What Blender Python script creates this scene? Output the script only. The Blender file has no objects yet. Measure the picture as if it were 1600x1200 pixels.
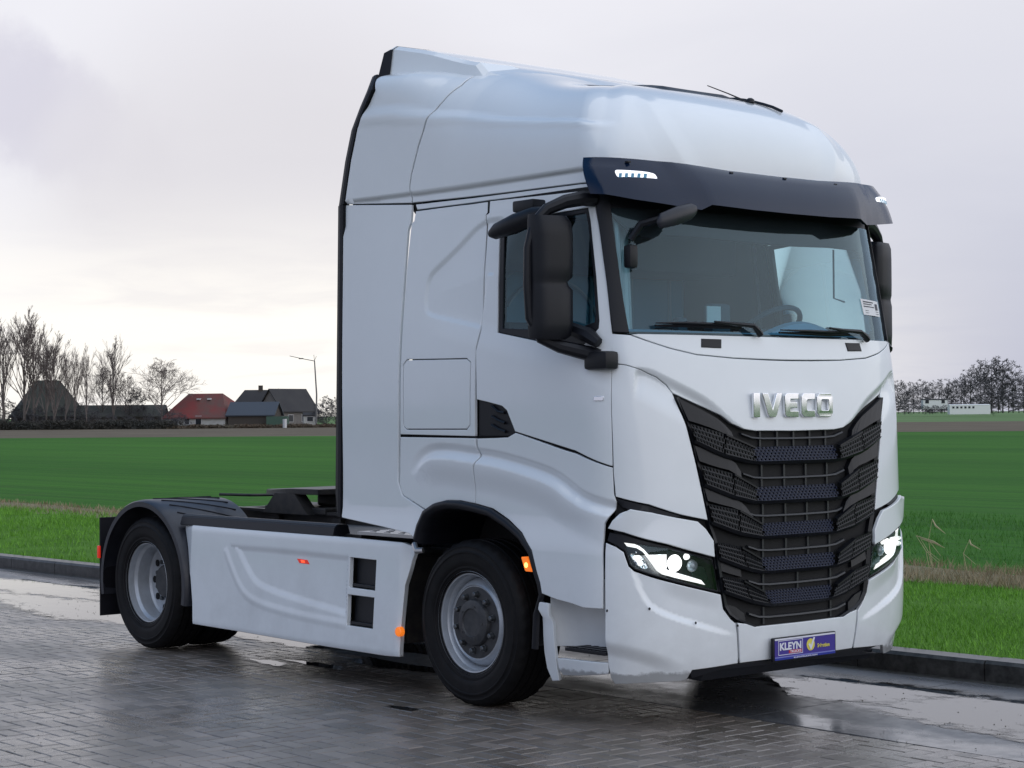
import bpy, bmesh, math, random
import numpy as np
from mathutils import Vector, Matrix, geometry
random.seed(7); rng = np.random.default_rng(7)
scn = bpy.context.scene
# ------------------------------------------------------------------ camera
RAD = math.radians
cam_d = bpy.data.cameras.new('camera'); cam = bpy.data.objects.new('camera', cam_d); scn.collection.objects.link(cam); scn.camera = cam
CP = Vector((7.2918, -8.2135, 1.7158)); YAW, PIT, ROL = 2.4404223572698323, 0.01611083081758959, -0.007598224059741049
f_ = Vector((math.cos(PIT)*math.cos(YAW), math.cos(PIT)*math.sin(YAW), math.sin(PIT)))
r_ = Vector((math.sin(YAW), -math.cos(YAW), 0)); u_ = r_.cross(f_)
r2 = math.cos(ROL)*r_+math.sin(ROL)*u_; u2 = -math.sin(ROL)*r_+math.cos(ROL)*u_
M = Matrix((r2, u2, -f_)).transposed().to_4x4(); M.translation = CP; cam.matrix_world = M
cam_d.sensor_width = 36; cam_d.lens = 2955.155/1600*36; cam_d.clip_start = .1; cam_d.clip_end = 6000
scn.render.resolution_x, scn.render.resolution_y = 1024, 768
# ------------------------------------------------------------------ sky: daylight sky almost fully covered by a rain cloud layer, thinner low in the west where it glows
SUN_EL, SUN_AZ = RAD(52), RAD(24)
w = bpy.data.worlds.new('World'); scn.world = w; w.use_nodes = True
nt = w.node_tree; nt.nodes.clear(); N = nt.nodes.new; L = nt.links.new
out = N('ShaderNodeOutputWorld'); bg = N('ShaderNodeBackground'); L(bg.outputs[0], out.inputs[0]); bg.inputs[1].default_value = .086
sky = N('ShaderNodeTexSky'); sky.sky_type = 'NISHITA'; sky.sun_disc = False; sky.sun_elevation = SUN_EL; sky.sun_rotation = RAD(90)-SUN_AZ; sky.air_density = 1.2; sky.dust_density = 2
tc = N('ShaderNodeTexCoord'); sep = N('ShaderNodeSeparateXYZ'); L(tc.outputs['Generated'], sep.inputs[0])
def mth(op, a, b=None, c=None, clamp=False):
    n = N('ShaderNodeMath'); n.operation = op; n.use_clamp = clamp
    for i, k in enumerate((a, b, c)):
        if k is None: continue
        if isinstance(k, (int, float)): n.inputs[i].default_value = k
        else: L(k, n.inputs[i])
    return n.outputs[0]
def mixc(f, a, b, t='RGBA'):
    n = N('ShaderNodeMix'); n.data_type = t
    for i, k in ((0, f), (6, a), (7, b)):
        if isinstance(k, (int, float, tuple)): n.inputs[i].default_value = k
        else: L(k, n.inputs[i])
    return n.outputs[2]
def maprange(v, a, b, c=0, d=1):
    n = N('ShaderNodeMapRange'); n.interpolation_type = 'SMOOTHSTEP'; L(v, n.inputs[0])
    for i, k in enumerate((a, b, c, d)): n.inputs[i+1].default_value = k
    return n.outputs[0]
# cloud layer on a plane above: direction / (z + .12)
zz = mth('ADD', mth('MAXIMUM', sep.outputs[2], 0.0), .10)
cx = mth('DIVIDE', sep.outputs[0], zz); cy = mth('DIVIDE', sep.outputs[1], zz)
cmb = N('ShaderNodeCombineXYZ'); L(cx, cmb.inputs[0]); L(cy, cmb.inputs[1])
mp = N('ShaderNodeMapping'); L(cmb.outputs[0], mp.inputs[0]); mp.inputs['Scale'].default_value = (.62, .62, 1); mp.inputs['Location'].default_value = (3.1, 1.2, 0)
n1 = N('ShaderNodeTexNoise'); L(mp.outputs[0], n1.inputs['Vector']); n1.inputs['Scale'].default_value = .8; n1.inputs['Detail'].default_value = 7; n1.inputs['Roughness'].default_value = .52
n2 = N('ShaderNodeTexNoise'); L(mp.outputs[0], n2.inputs['Vector']); n2.inputs['Scale'].default_value = 2.2; n2.inputs['Detail'].default_value = 6; n2.inputs['Roughness'].default_value = .55; n2.inputs['Distortion'].default_value = .4
gx = mth('ADD', mth('MULTIPLY', sep.outputs[0], math.cos(RAD(149))), mth('MULTIPLY', sep.outputs[1], math.sin(RAD(149))))
glow_az = maprange(gx, .90, 1.0)                       # low western gap in the cloud
low = maprange(sep.outputs[2], .135, .02)
dens = maprange(n1.outputs[0], .44, .57)
shade = mixc(dens, (6.0, 6.2, 7.3, 1), (4.5, 4.75, 5.9, 1))
shade = mixc(mth('MULTIPLY', maprange(n2.outputs[0], .42, .7), .45), shade, (6.7, 6.75, 7.5, 1))
west = maprange(gx, .55, .98)
lilac = mixc(mth('MULTIPLY', west, .75), shade, (9.3, 9.1, 9.4, 1))
n3 = N('ShaderNodeTexNoise'); L(tc.outputs['Generated'], n3.inputs['Vector']); n3.inputs['Scale'].default_value = 22; n3.inputs['Detail'].default_value = 6; n3.inputs['Roughness'].default_value = .6
def blob(d, lo, hi, col, k, base):     # a cloud patch round a direction, its rim torn by the noise
    dp = N('ShaderNodeVectorMath'); dp.operation = 'DOT_PRODUCT'; L(tc.outputs['Generated'], dp.inputs[0]); dp.inputs[1].default_value = Vector(d).normalized()
    v = mth('ADD', dp.outputs['Value'], mth('MULTIPLY', mth('SUBTRACT', n3.outputs[0], .5), .0016))
    return mixc(mth('MULTIPLY', maprange(v, lo, hi), k), base, col)
lilac = blob((-.8955, .4115, .1697), .99915, .99990, (6.6, 6.4, 7.3, 1), .8, lilac)
lilac = blob((-.8841, .4417, .1520), .99925, .99995, (6.8, 6.6, 7.5, 1), .75, lilac)
lilac = blob((-.8722, .4715, .1300), .9990, 1.0, (7.6, 7.4, 8.0, 1), .6, lilac)
lilac = blob((-.83, .55, .085), .985, .9995, (6.9, 6.6, 6.9, 1), .7, lilac)
bank = mth('MULTIPLY', maprange(sep.outputs[2], .26, .0), maprange(gx, .985, .93))
lilac = mixc(mth('MULTIPLY', bank, .85), lilac, (4.7, 4.9, 6.1, 1))
zen = maprange(sep.outputs[2], .20, .65)
lilac = mixc(zen, lilac, (.7, 2.0, 4.2, 1))  # overhead sky out of view, made darker and bluer to dim the truck's side
gap = mth('MULTIPLY', mth('MULTIPLY', glow_az, low), mth('ADD', .72, mth('MULTIPLY', maprange(n2.outputs[0], .68, .4), .5)), clamp=True)
cloud = mixc(gap, lilac, (10.6, 10.2, 9.6, 1))
col = mixc(.93, sky.outputs[0], cloud)
L(col, bg.inputs[0])
sd = bpy.data.lights.new('sun', 'SUN'); sun = bpy.data.objects.new('sun', sd); scn.collection.objects.link(sun)
sd.energy = 1.5; sd.angle = RAD(125); sd.color = (1, .955, .90)
sun.rotation_euler = Vector((-math.cos(SUN_EL)*math.cos(SUN_AZ), -math.cos(SUN_EL)*math.sin(SUN_AZ), -math.sin(SUN_EL))).to_track_quat('-Z', 'Y').to_euler()
scn.view_settings.view_transform = 'Standard'; scn.view_settings.look = 'None'; scn.view_settings.exposure = .33; scn.view_settings.gamma = 1
scn.view_settings.use_curve_mapping = False

# ---- outer skin of the cab as one smooth surface: s runs along the flank and round the front, v is height (above ZR it runs over the roof dome)
def interp(tab, z):
    Z = np.array([a for a, b in tab]); A = np.array([b for a, b in tab])
    M = np.empty_like(A); M[1:-1] = (A[2:]-A[:-2])/(Z[2:]-Z[:-2]); M[0] = (A[1]-A[0])/(Z[1]-Z[0]); M[-1] = (A[-1]-A[-2])/(Z[-1]-Z[-2])
    z = np.clip(z, Z[0], Z[-1]); i = np.clip(np.searchsorted(Z, z, side='right')-1, 0, len(Z)-2)
    h = Z[i+1]-Z[i]; t = (z-Z[i])/h
    return (2*t**3-3*t*t+1)*A[i]+(t**3-2*t*t+t)*h*M[i]+(-2*t**3+3*t*t)*A[i+1]+(t**3-t*t)*h*M[i+1]
W_TAB = [(0.2,1.235),(0.5,1.278),(0.95,1.278),(1.15,1.25),(1.9,1.25),(2.15,1.24),(2.6,1.205),(3.08,1.165)]
F_TAB = [(0.2,.05),(0.35,.085),(0.55,.10),(0.9,.10),(1.3,.09),(1.7,.07),(2.0,.035),(2.15,.005),(2.6,-.075),(3.08,-.16)]
XC_TAB = [(0.2,-.44),(1.5,-.42),(2.2,-.44),(3.08,-.52)]
S0, SL, ZR, PN = -.42, 1.35, 3.08, 3.1
def plan(s, z, PN=PN):
    W = interp(W_TAB, z); F = interp(F_TAB, z); xc = interp(XC_TAB, z)
    k = np.clip((-1.9-s)/.7, 0, 1)*(z > 1.9)
    xa = s+(xc-S0)*np.clip(1-(S0-s)/1.5, 0, 1); ya = -(W+(1.25-W)*.75*k)
    ph = (s-S0)/SL*math.pi/2; far = ph > math.pi/2
    ph = np.where(far, math.pi-ph, ph); c, d = np.cos(ph), np.sin(ph); dd = np.maximum(d, 0)
    r = (np.abs(c)**PN+dd**PN)**(-1/PN)
    xb = xc+(F-xc)*r*dd; yb = np.where(far, 1, -1)*W*r*c
    back = ph < 0
    xb = np.where(back, xc+ph*SL*2/math.pi, xb); yb = np.where(back, W, yb)
    return np.where(s <= S0, xa, xb), np.where(s <= S0, ya, yb)
def shell(s, v):
    s = np.asarray(s, float); v = np.asarray(v, float)
    x, y = plan(s, np.minimum(v, ZR)); hi = v > ZR
    x2, y2 = plan(s, np.minimum(v, ZR), 2.25); b = np.clip((v-ZR)/.42, 0, 1); b = b*b*(3-2*b); x = x+(x2-x)*b; y = y+(y2-y)*b
    t = np.clip(v-ZR, 0, 1)*math.pi/2
    xs = np.where(x < -1.9, x, -1.9+.6*(1-np.exp(-(np.maximum(x, -1.9)+1.9)/.6)))
    fr = np.clip(np.where(s < .93, (s+.9), (2.76-s))/1.8, 0, 1); fr = fr*fr*(3-2*fr)
    q = np.clip((-1.20-xs)/.5, 0, 1); q = q*q*(3-2*q)
    n = 2.3+1.1*q+.2*(1-fr)*(1-q)+9*np.clip((-1.62-xs)/.75, 0, 1)**1.5
    c, d = np.maximum(np.cos(t), 0), np.maximum(np.sin(t), 0)
    r = (c**n+d**n)**(-1/n); h = r*c; H = .59+.21*q+.03*np.clip((-1.85-xs)/.3, 0, 1)
    return np.stack([np.where(hi, xs+(x-xs)*h, x), np.where(hi, y*h, y), np.where(hi, ZR+H*r*d, v)], -1)
def shell_n(s, v, e=1e-3):
    a = shell(s+e, v)-shell(s-e, v); b = shell(s, v+e)-shell(s, v-e)
    n = np.cross(a, b); l = np.linalg.norm(n, axis=-1, keepdims=True); return n/np.maximum(l, 1e-12)

TR = {
 'arch': [(-1.859, 0.975), (-1.828, 1.053), (-1.764, 1.142), (-1.663, 1.188), (-1.555, 1.208), (-1.433, 1.209), (-1.298, 1.196), (-1.136, 1.172), (-0.988, 1.113), (-0.862, 1.046), (-0.762, 0.952), (-0.714, 0.836), (-0.684, 0.777), (-0.667, 0.717)],
 'deflector': [(-2.638, 3.067), (-2.005, 3.017), (-2.002, 2.973), (-2.016, 2.618), (-2.029, 2.223), (-2.04, 1.59), (-2.051, 1.311), (-2.005, 1.225), (-1.778, 1.143), (-1.764, 1.142), (-1.828, 1.053), (-1.859, 0.975), (-1.903, 0.996), (-2.171, 1.024), (-2.636, 1.066)],
 'deflector_up': [(-2.631, 3.07), (-2.563, 3.278), (-2.499, 3.404), (-2.419, 3.477), (-2.363, 3.526), (-2.46, 3.8), (-2.2, 3.86), (-1.96, 3.8), (-1.722, 3.577), (-1.779, 3.486), (-1.855, 3.409), (-1.932, 3.301), (-1.996, 3.177), (-2.015, 3.116), (-2.008, 3.027)],
 'roof': [(-2.002, 3.028), (-2.01, 3.116), (-1.991, 3.177), (-1.926, 3.3), (-1.849, 3.409), (-1.774, 3.486), (-1.713, 3.575), (-1.93, 3.8), (-1.9, 4.0)],
 'roof_low': [(-2.003, 3.03), (-1.045, 3.019), (-0.104, 3.006)],
 'crease': [(-2.461, 3.438), (-1.855, 3.408), (-1.341, 3.394), (-0.75, 3.376), (-0.309, 3.339), (0.116, 3.309)],
 'gutter': [(-1.98, 3.018), (-0.105, 2.998), (-0.095, 2.962), (-1.239, 2.981), (-1.962, 2.982)],
 'sleeper': [(-1.967, 2.974), (-1.25, 2.976), (-1.251, 2.873), (-1.258, 2.495), (-1.261, 2.213), (-1.286, 2.101), (-1.297, 1.589), (-2.026, 1.598), (-2.016, 2.223), (-2.003, 2.617), (-1.979, 2.912)],
 'hatch': [(-1.954, 2.056), (-1.369, 2.047), (-1.332, 2.024), (-1.343, 1.656), (-1.373, 1.63), (-1.96, 1.629), (-1.992, 1.649), (-1.992, 2.029)],
 'handle': [(-1.278, 1.804), (-1.171, 1.787), (-1.048, 1.764), (-1.006, 1.739), (-0.972, 1.68), (-0.936, 1.618), (-0.996, 1.59), (-1.284, 1.589)],
 'door': [(-1.237, 2.978), (-0.1, 2.956), (-0.086, 2.848), (-0.037, 2.696), (-0.001, 2.472), (0.02, 2.225), (0.028, 2.138), (0.008, 2.016), (-0.013, 1.738), (-0.019, 1.43), (-0.936, 1.618), (-0.972, 1.68), (-1.006, 1.739), (-1.048, 1.764), (-1.171, 1.787), (-1.278, 1.804), (-1.278, 1.895), (-1.286, 2.083), (-1.265, 2.157), (-1.255, 2.213), (-1.251, 2.495), (-1.243, 2.835)],
 'window_frame': [(-1.125, 2.821), (-0.736, 2.846), (-0.192, 2.855), (-0.162, 2.778), (-0.113, 2.474), (-0.093, 2.227), (-0.103, 2.185), (-0.193, 2.137), (-0.337, 2.087), (-0.439, 2.082), (-0.728, 2.127), (-1.106, 2.192)],
 'glass': [(-1.075, 2.791), (-0.736, 2.817), (-0.242, 2.828), (-0.208, 2.755), (-0.157, 2.493), (-0.14, 2.263), (-0.157, 2.221), (-0.335, 2.2), (-0.729, 2.196), (-1.066, 2.217)],
 'quarter': [(-2.027, 1.584), (-1.297, 1.58), (-1.287, 1.51), (-1.27, 1.47), (-1.295, 1.409), (-1.298, 1.196), (-1.433, 1.209), (-1.555, 1.208), (-1.663, 1.188), (-1.764, 1.142), (-1.999, 1.226), (-2.038, 1.299)],
 'arch_panel': [(-1.28, 1.578), (-1.104, 1.582), (-1.0, 1.586), (-0.932, 1.612), (-0.523, 1.518), (-0.019, 1.425), (-0.013, 1.282), (0.005, 1.24), (-0.005, 1.199), (-0.073, 1.122), (-0.081, 1.012), (-0.07, 0.841), (-0.069, 0.662), (-0.261, 0.661), (-0.541, 0.691), (-0.667, 0.716), (-0.684, 0.777), (-0.714, 0.836), (-0.762, 0.952), (-0.862, 1.046), (-0.988, 1.113), (-1.136, 1.172), (-1.298, 1.196), (-1.289, 1.41), (-1.264, 1.47), (-1.275, 1.522)],
 'fl1': [(-1.918, 1.36), (-1.852, 1.439), (-1.756, 1.494), (-1.63, 1.509), (-1.476, 1.501), (-1.289, 1.484), (-1.107, 1.468), (-0.894, 1.434), (-0.687, 1.393), (-0.553, 1.351), (-0.42, 1.275), (-0.234, 1.238), (0.002, 1.202)],
 'fl2': [(-1.057, 2.873), (-1.142, 2.874), (-1.22, 2.871), (-1.328, 2.846), (-1.435, 2.783), (-1.589, 2.688), (-1.745, 2.601), (-1.803, 2.546), (-1.82, 2.43), (-1.803, 2.331), (-1.736, 2.299), (-1.527, 2.262), (-1.264, 2.213)],
 'waist': [(-2.201, 2.289), (-1.244, 2.093), (-0.645, 1.963), (-0.006, 1.828), (0.113, 1.703)],
 'corner': [(0.002, 1.989), (0.106, 1.974), (0.186, 1.95), (0.266, 1.911), (0.31, 1.869), (0.337, 1.806), (0.381, 1.653), (0.418, 1.425), (0.462, 1.128), (0.344, 1.164), (0.197, 1.223), (-0.001, 1.267), (-0.014, 1.392), (-0.013, 1.729)],
 'corner_strip': [(-0.006, 1.263), (0.197, 1.219), (0.344, 1.162), (0.353, 1.156), (0.303, 1.141), (0.206, 1.161), (0.044, 1.207), (0.013, 1.235)],
 'bonnet_l': [(0.007, 1.993), (0.013, 2.068), (0.017, 2.154), (0.145, 2.143), (0.241, 2.107), (0.344, 2.068), (0.453, 2.037), (0.627, 2.02)],
 'bonnet_v': [(0.701, 1.613), (0.646, 1.623), (0.589, 1.655), (0.542, 1.702), (0.469, 1.751), (0.34, 1.827), (0.313, 1.872), (0.266, 1.915), (0.186, 1.955), (0.107, 1.979)],
 'cowl_l': [(0.163, 2.146), (0.242, 2.113), (0.345, 2.072), (0.454, 2.043), (0.628, 2.026)],
 'ridge': [(0.16, 1.976), (0.239, 1.965), (0.296, 1.931), (0.438, 1.84), (0.509, 1.783), (0.59, 1.679), (0.648, 1.628)],
 'cowlblack': [(0.482, 2.126), (0.576, 2.125), (0.569, 2.075), (0.477, 2.078)],
 'wscreen': [(0.142, 2.154), (0.119, 2.33), (0.093, 2.577), (0.071, 2.773)],
 'pillar': [(0.03, 2.166), (-0.003, 2.437), (-0.043, 2.696), (-0.072, 2.847), (-0.077, 2.966)],
 'grille_o': [(0.342, 1.802), (0.384, 1.653), (0.421, 1.425), (0.464, 1.126), (0.463, 1.104), (0.491, 1.015), (0.525, 0.728), (0.538, 0.637), (0.571, 0.582), (0.681, 0.522)],
 'band0': [(0.381, 1.658), (0.546, 1.599), (0.686, 1.524), (0.397, 1.567), (0.532, 1.49), (0.682, 1.443)],
 'band1': [(0.418, 1.433), (0.577, 1.379), (0.688, 1.3), (0.434, 1.328), (0.574, 1.259), (0.686, 1.222)],
 'band2': [(0.451, 1.219), (0.602, 1.177), (0.716, 1.095), (0.469, 1.122), (0.602, 1.057), (0.722, 1.025)],
 'band3': [(0.493, 1.008), (0.613, 0.974), (0.71, 0.903), (0.506, 0.925), (0.642, 0.857), (0.726, 0.829)],
 'band4': [(0.521, 0.819), (0.622, 0.789), (0.726, 0.716), (0.53, 0.741), (0.661, 0.676), (0.756, 0.643)],
 'arm0': [(0.343, 1.799), (0.468, 1.726), (0.54, 1.673), (0.586, 1.609), (0.612, 1.505), (0.575, 1.587), (0.463, 1.646), (0.375, 1.675)],
 'arm1': [(0.401, 1.539), (0.495, 1.508), (0.59, 1.454), (0.623, 1.389), (0.621, 1.332), (0.587, 1.391), (0.492, 1.423), (0.414, 1.454)],
 'arm2': [(0.441, 1.316), (0.507, 1.285), (0.603, 1.24), (0.643, 1.192), (0.673, 1.133), (0.602, 1.183), (0.524, 1.21), (0.452, 1.236)],
 'hl': [(-0.059, 1.03), (-0.047, 1.079), (0.064, 1.067), (0.292, 1.0), (0.492, 0.917), (0.501, 0.874), (0.519, 0.728), (0.33, 0.8), (0.138, 0.874), (0.111, 0.897), (0.077, 0.975), (0.019, 1.006)],
 'hl_lens': [(0.073, 1.02), (0.153, 1.01), (0.292, 0.984), (0.485, 0.91), (0.495, 0.869), (0.511, 0.743), (0.33, 0.814), (0.144, 0.885), (0.119, 0.905), (0.094, 0.966)],
 'hl_drl': [(0.077, 1.016), (0.143, 0.999), (0.193, 0.954), (0.238, 0.885), (0.294, 0.838), (0.383, 0.81), (0.48, 0.77), (0.453, 0.799), (0.365, 0.832), (0.303, 0.86), (0.261, 0.895), (0.218, 0.964), (0.153, 1.01)],
 'brow': [(-0.044, 1.093), (-0.014, 1.138), (0.03, 1.178), (0.096, 1.202), (0.206, 1.182), (0.321, 1.15), (0.412, 1.126), (0.45, 1.082), (0.487, 1.015), (0.493, 0.924), (0.291, 1.006), (0.064, 1.073)],
 'bumper': [(-0.058, 1.021), (0.02, 0.999), (0.073, 0.971), (0.104, 0.893), (0.136, 0.868), (0.33, 0.793), (0.523, 0.719), (0.538, 0.637), (0.571, 0.576), (0.592, 0.551), (0.599, 0.435), (0.604, 0.327), (0.489, 0.319), (0.398, 0.314), (0.374, 0.259), (0.213, 0.248), (-0.009, 0.242), (-0.048, 0.278), (-0.062, 0.358), (-0.052, 0.652)],
 'bcentre': [(0.598, 0.55), (0.64, 0.532), (0.681, 0.517), (0.859, 0.506)],
 'bcentre_b': [(0.609, 0.326), (0.868, 0.335)],
 'bcrease': [(0.113, 0.877), (0.142, 0.787), (0.179, 0.697), (0.237, 0.639), (0.301, 0.602), (0.416, 0.547), (0.581, 0.466)],
 'blow': [(-0.037, 0.495), (0.11, 0.474), (0.262, 0.424), (0.398, 0.334)],
 'step_flange': [(-0.702, 0.672), (-0.61, 0.665), (-0.607, 0.6), (-0.603, 0.479), (-0.603, 0.388), (-0.606, 0.306), (-0.598, 0.225), (-0.661, 0.216), (-0.695, 0.287), (-0.701, 0.379), (-0.696, 0.533)],
 'step_lip': [(-0.597, 0.353), (-0.542, 0.358), (-0.06, 0.362), (-0.062, 0.295), (-0.311, 0.278), (-0.561, 0.257), (-0.594, 0.287)],
 'step_open': [(-0.519, 0.657), (-0.051, 0.638), (-0.054, 0.369), (-0.597, 0.353), (-0.541, 0.414)],
 'orange': [(-0.866, 0.91), (-0.814, 0.913), (-0.765, 0.831), (-0.831, 0.831)],
 'badge': [(-0.161, 1.81), (-0.067, 1.81), (-0.076, 1.786), (-0.168, 1.787)],
 'visor_t': [(-0.12, 3.118), (0.127, 3.107), (0.316, 3.101), (0.49, 3.094), (0.84, 3.075), (1.029, 3.071)],
 'visor_b': [(-0.002, 2.881), (0.17, 2.841), (0.451, 2.804), (0.485, 2.833), (0.724, 2.819), (0.899, 2.812)],
 'vlamp': [(0.084, 3.017), (0.097, 3.022), (0.273, 3.012), (0.291, 2.972), (0.279, 2.96), (0.115, 2.969), (0.095, 2.981)],
 'drl': [(0.067, 1.023), (0.134, 1.014), (0.161, 1.003), (0.188, 0.983), (0.214, 0.952), (0.241, 0.917), (0.262, 0.892), (0.294, 0.872), (0.332, 0.854), (0.387, 0.831), (0.448, 0.803), (0.465, 0.775), (0.414, 0.795), (0.339, 0.822), (0.284, 0.844), (0.259, 0.865), (0.237, 0.9), (0.21, 0.939), (0.183, 0.972), (0.149, 0.992), (0.09, 1.003)],
 'hl_beam': [(0.194, 0.987), (0.246, 0.99), (0.318, 0.97), (0.383, 0.953), (0.411, 0.934), (0.421, 0.898), (0.426, 0.829), (0.387, 0.831), (0.332, 0.857), (0.294, 0.874), (0.262, 0.895), (0.229, 0.934)],
 'hl_small': [(0.097, 0.986), (0.146, 0.979), (0.179, 0.953), (0.203, 0.918), (0.222, 0.875), (0.196, 0.871), (0.126, 0.894), (0.108, 0.933)],
 'header': [(0.043, 2.872), (0.077, 2.805), (0.135, 2.758), (0.198, 2.711), (0.267, 2.694), (0.316, 2.687), (0.356, 2.706), (0.55, 2.708), (0.74, 2.699)],
 'wip1': [(0.27, 2.191), (0.403, 2.193), (0.547, 2.191), (0.671, 2.19)],
 'wip1a': [(0.529, 2.213), (0.63, 2.205), (0.727, 2.2), (0.757, 2.169), (0.769, 2.151)],
 'wip2': [(0.882, 2.17), (1.062, 2.169), (1.187, 2.167), (1.304, 2.171)],
 'wip2a': [(1.167, 2.2), (1.255, 2.191), (1.369, 2.187), (1.401, 2.163), (1.42, 2.144)],
 'sticker': [(1.458, 2.403), (1.643, 2.394), (1.646, 2.299), (1.463, 2.306)],
 'frontmirror': [(0.265, 2.736), (0.452, 2.776)],
 'skirt': [(-4.731, 0.946), (-4.001, 0.94), (-2.811, 0.941), (-2.057, 0.934), (-1.935, 0.903), (-1.977, 0.822), (-2.019, 0.673), (-2.032, 0.451), (-2.038, 0.233), (-2.189, 0.226), (-2.796, 0.227), (-3.307, 0.232), (-3.904, 0.238), (-4.486, 0.241), (-4.503, 0.399), (-4.543, 0.568), (-4.625, 0.778)],
 'vent1': [(-2.589, 0.814), (-2.309, 0.81), (-2.311, 0.623), (-2.587, 0.626)],
 'vent2': [(-2.596, 0.578), (-2.315, 0.576), (-2.318, 0.385), (-2.594, 0.386)],
 'sk_crease': [(-4.055, 0.834), (-3.619, 0.838), (-3.253, 0.838), (-2.611, 0.832)],
 'sk_in': [(-3.951, 0.797), (-3.823, 0.666), (-3.697, 0.565), (-3.499, 0.524), (-3.139, 0.483), (-2.615, 0.437)],
 'sk_out': [(-4.095, 0.797), (-3.978, 0.644), (-3.85, 0.514), (-3.673, 0.451), (-3.258, 0.408), (-2.616, 0.386)],
 'sk_lamp': [(-3.235, 0.78), (-3.065, 0.776), (-3.028, 0.738), (-3.195, 0.74)],
 'sk_cap': [(-4.707, 1.012), (-3.743, 1.015), (-2.947, 1.0), (-2.867, 0.98), (-2.806, 0.941), (-4.001, 0.94), (-4.731, 0.946)],
 'mudflap': [(-6.324, 0.171), (-6.014, 0.194), (-6.16, 0.816)],
 'taillamp': [(-5.974, 0.74), (-5.9, 0.744), (-5.901, 0.621), (-5.975, 0.632)],
 'reflector': [(-2.046, 0.42), (-1.991, 0.424), (-1.992, 0.363), (-2.047, 0.358)],
 'fe': [(-153.5, 55.1), (-145.8, 63.2), (-86.3, 127.0), (-79.3, 135.1)],
 'be': [(-308.4, 116.0), (-294.0, 132.4), (-235.3, 160.1), (-247.9, 316.8), (-214.5, 358.9)],
}

# ------------------------------------------------------------------ materials
def material(name, base=(.5,.5,.5), rough=.5, metal=0, coat=0, coat_r=.05, emis=None, es=0, spec=.5, noise=None, bump=None, ior=None):
    """noise=(scale, amount, colour2) mottles the base; bump=(scale, strength, distance)"""
    m = bpy.data.materials.new(name); m.use_nodes = True; t = m.node_tree; b = t.nodes['Principled BSDF']
    b.inputs['Base Color'].default_value = (*base, 1); b.inputs['Roughness'].default_value = rough; b.inputs['Metallic'].default_value = metal
    b.inputs['Coat Weight'].default_value = coat; b.inputs['Coat Roughness'].default_value = coat_r; b.inputs['Specular IOR Level'].default_value = spec
    if emis: b.inputs['Emission Color'].default_value = (*emis, 1); b.inputs['Emission Strength'].default_value = es
    g = t.nodes.new('ShaderNodeNewGeometry')
    if noise:
        n = t.nodes.new('ShaderNodeTexNoise'); n.inputs['Scale'].default_value = noise[0]; n.inputs['Detail'].default_value = 6; n.inputs['Roughness'].default_value = .6
        t.links.new(g.outputs['Position'], n.inputs['Vector'])
        r = t.nodes.new('ShaderNodeMapRange'); r.inputs[1].default_value = .35; r.inputs[2].default_value = .65; r.inputs[4].default_value = noise[1]; t.links.new(n.outputs[0], r.inputs[0])
        x = t.nodes.new('ShaderNodeMix'); x.data_type = 'RGBA'; x.inputs[6].default_value = (*base, 1); x.inputs[7].default_value = (*noise[2], 1)
        t.links.new(r.outputs[0], x.inputs[0]); t.links.new(x.outputs[2], b.inputs['Base Color'])
    if bump:
        n = t.nodes.new('ShaderNodeTexNoise'); n.inputs['Scale'].default_value = bump[0]; n.inputs['Detail'].default_value = 4; t.links.new(g.outputs['Position'], n.inputs['Vector'])
        q = t.nodes.new('ShaderNodeBump'); q.inputs['Strength'].default_value = bump[1]; q.inputs['Distance'].default_value = bump[2]
        t.links.new(n.outputs[0], q.inputs['Height']); t.links.new(q.outputs[0], b.inputs['Normal'])
    return m
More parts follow.
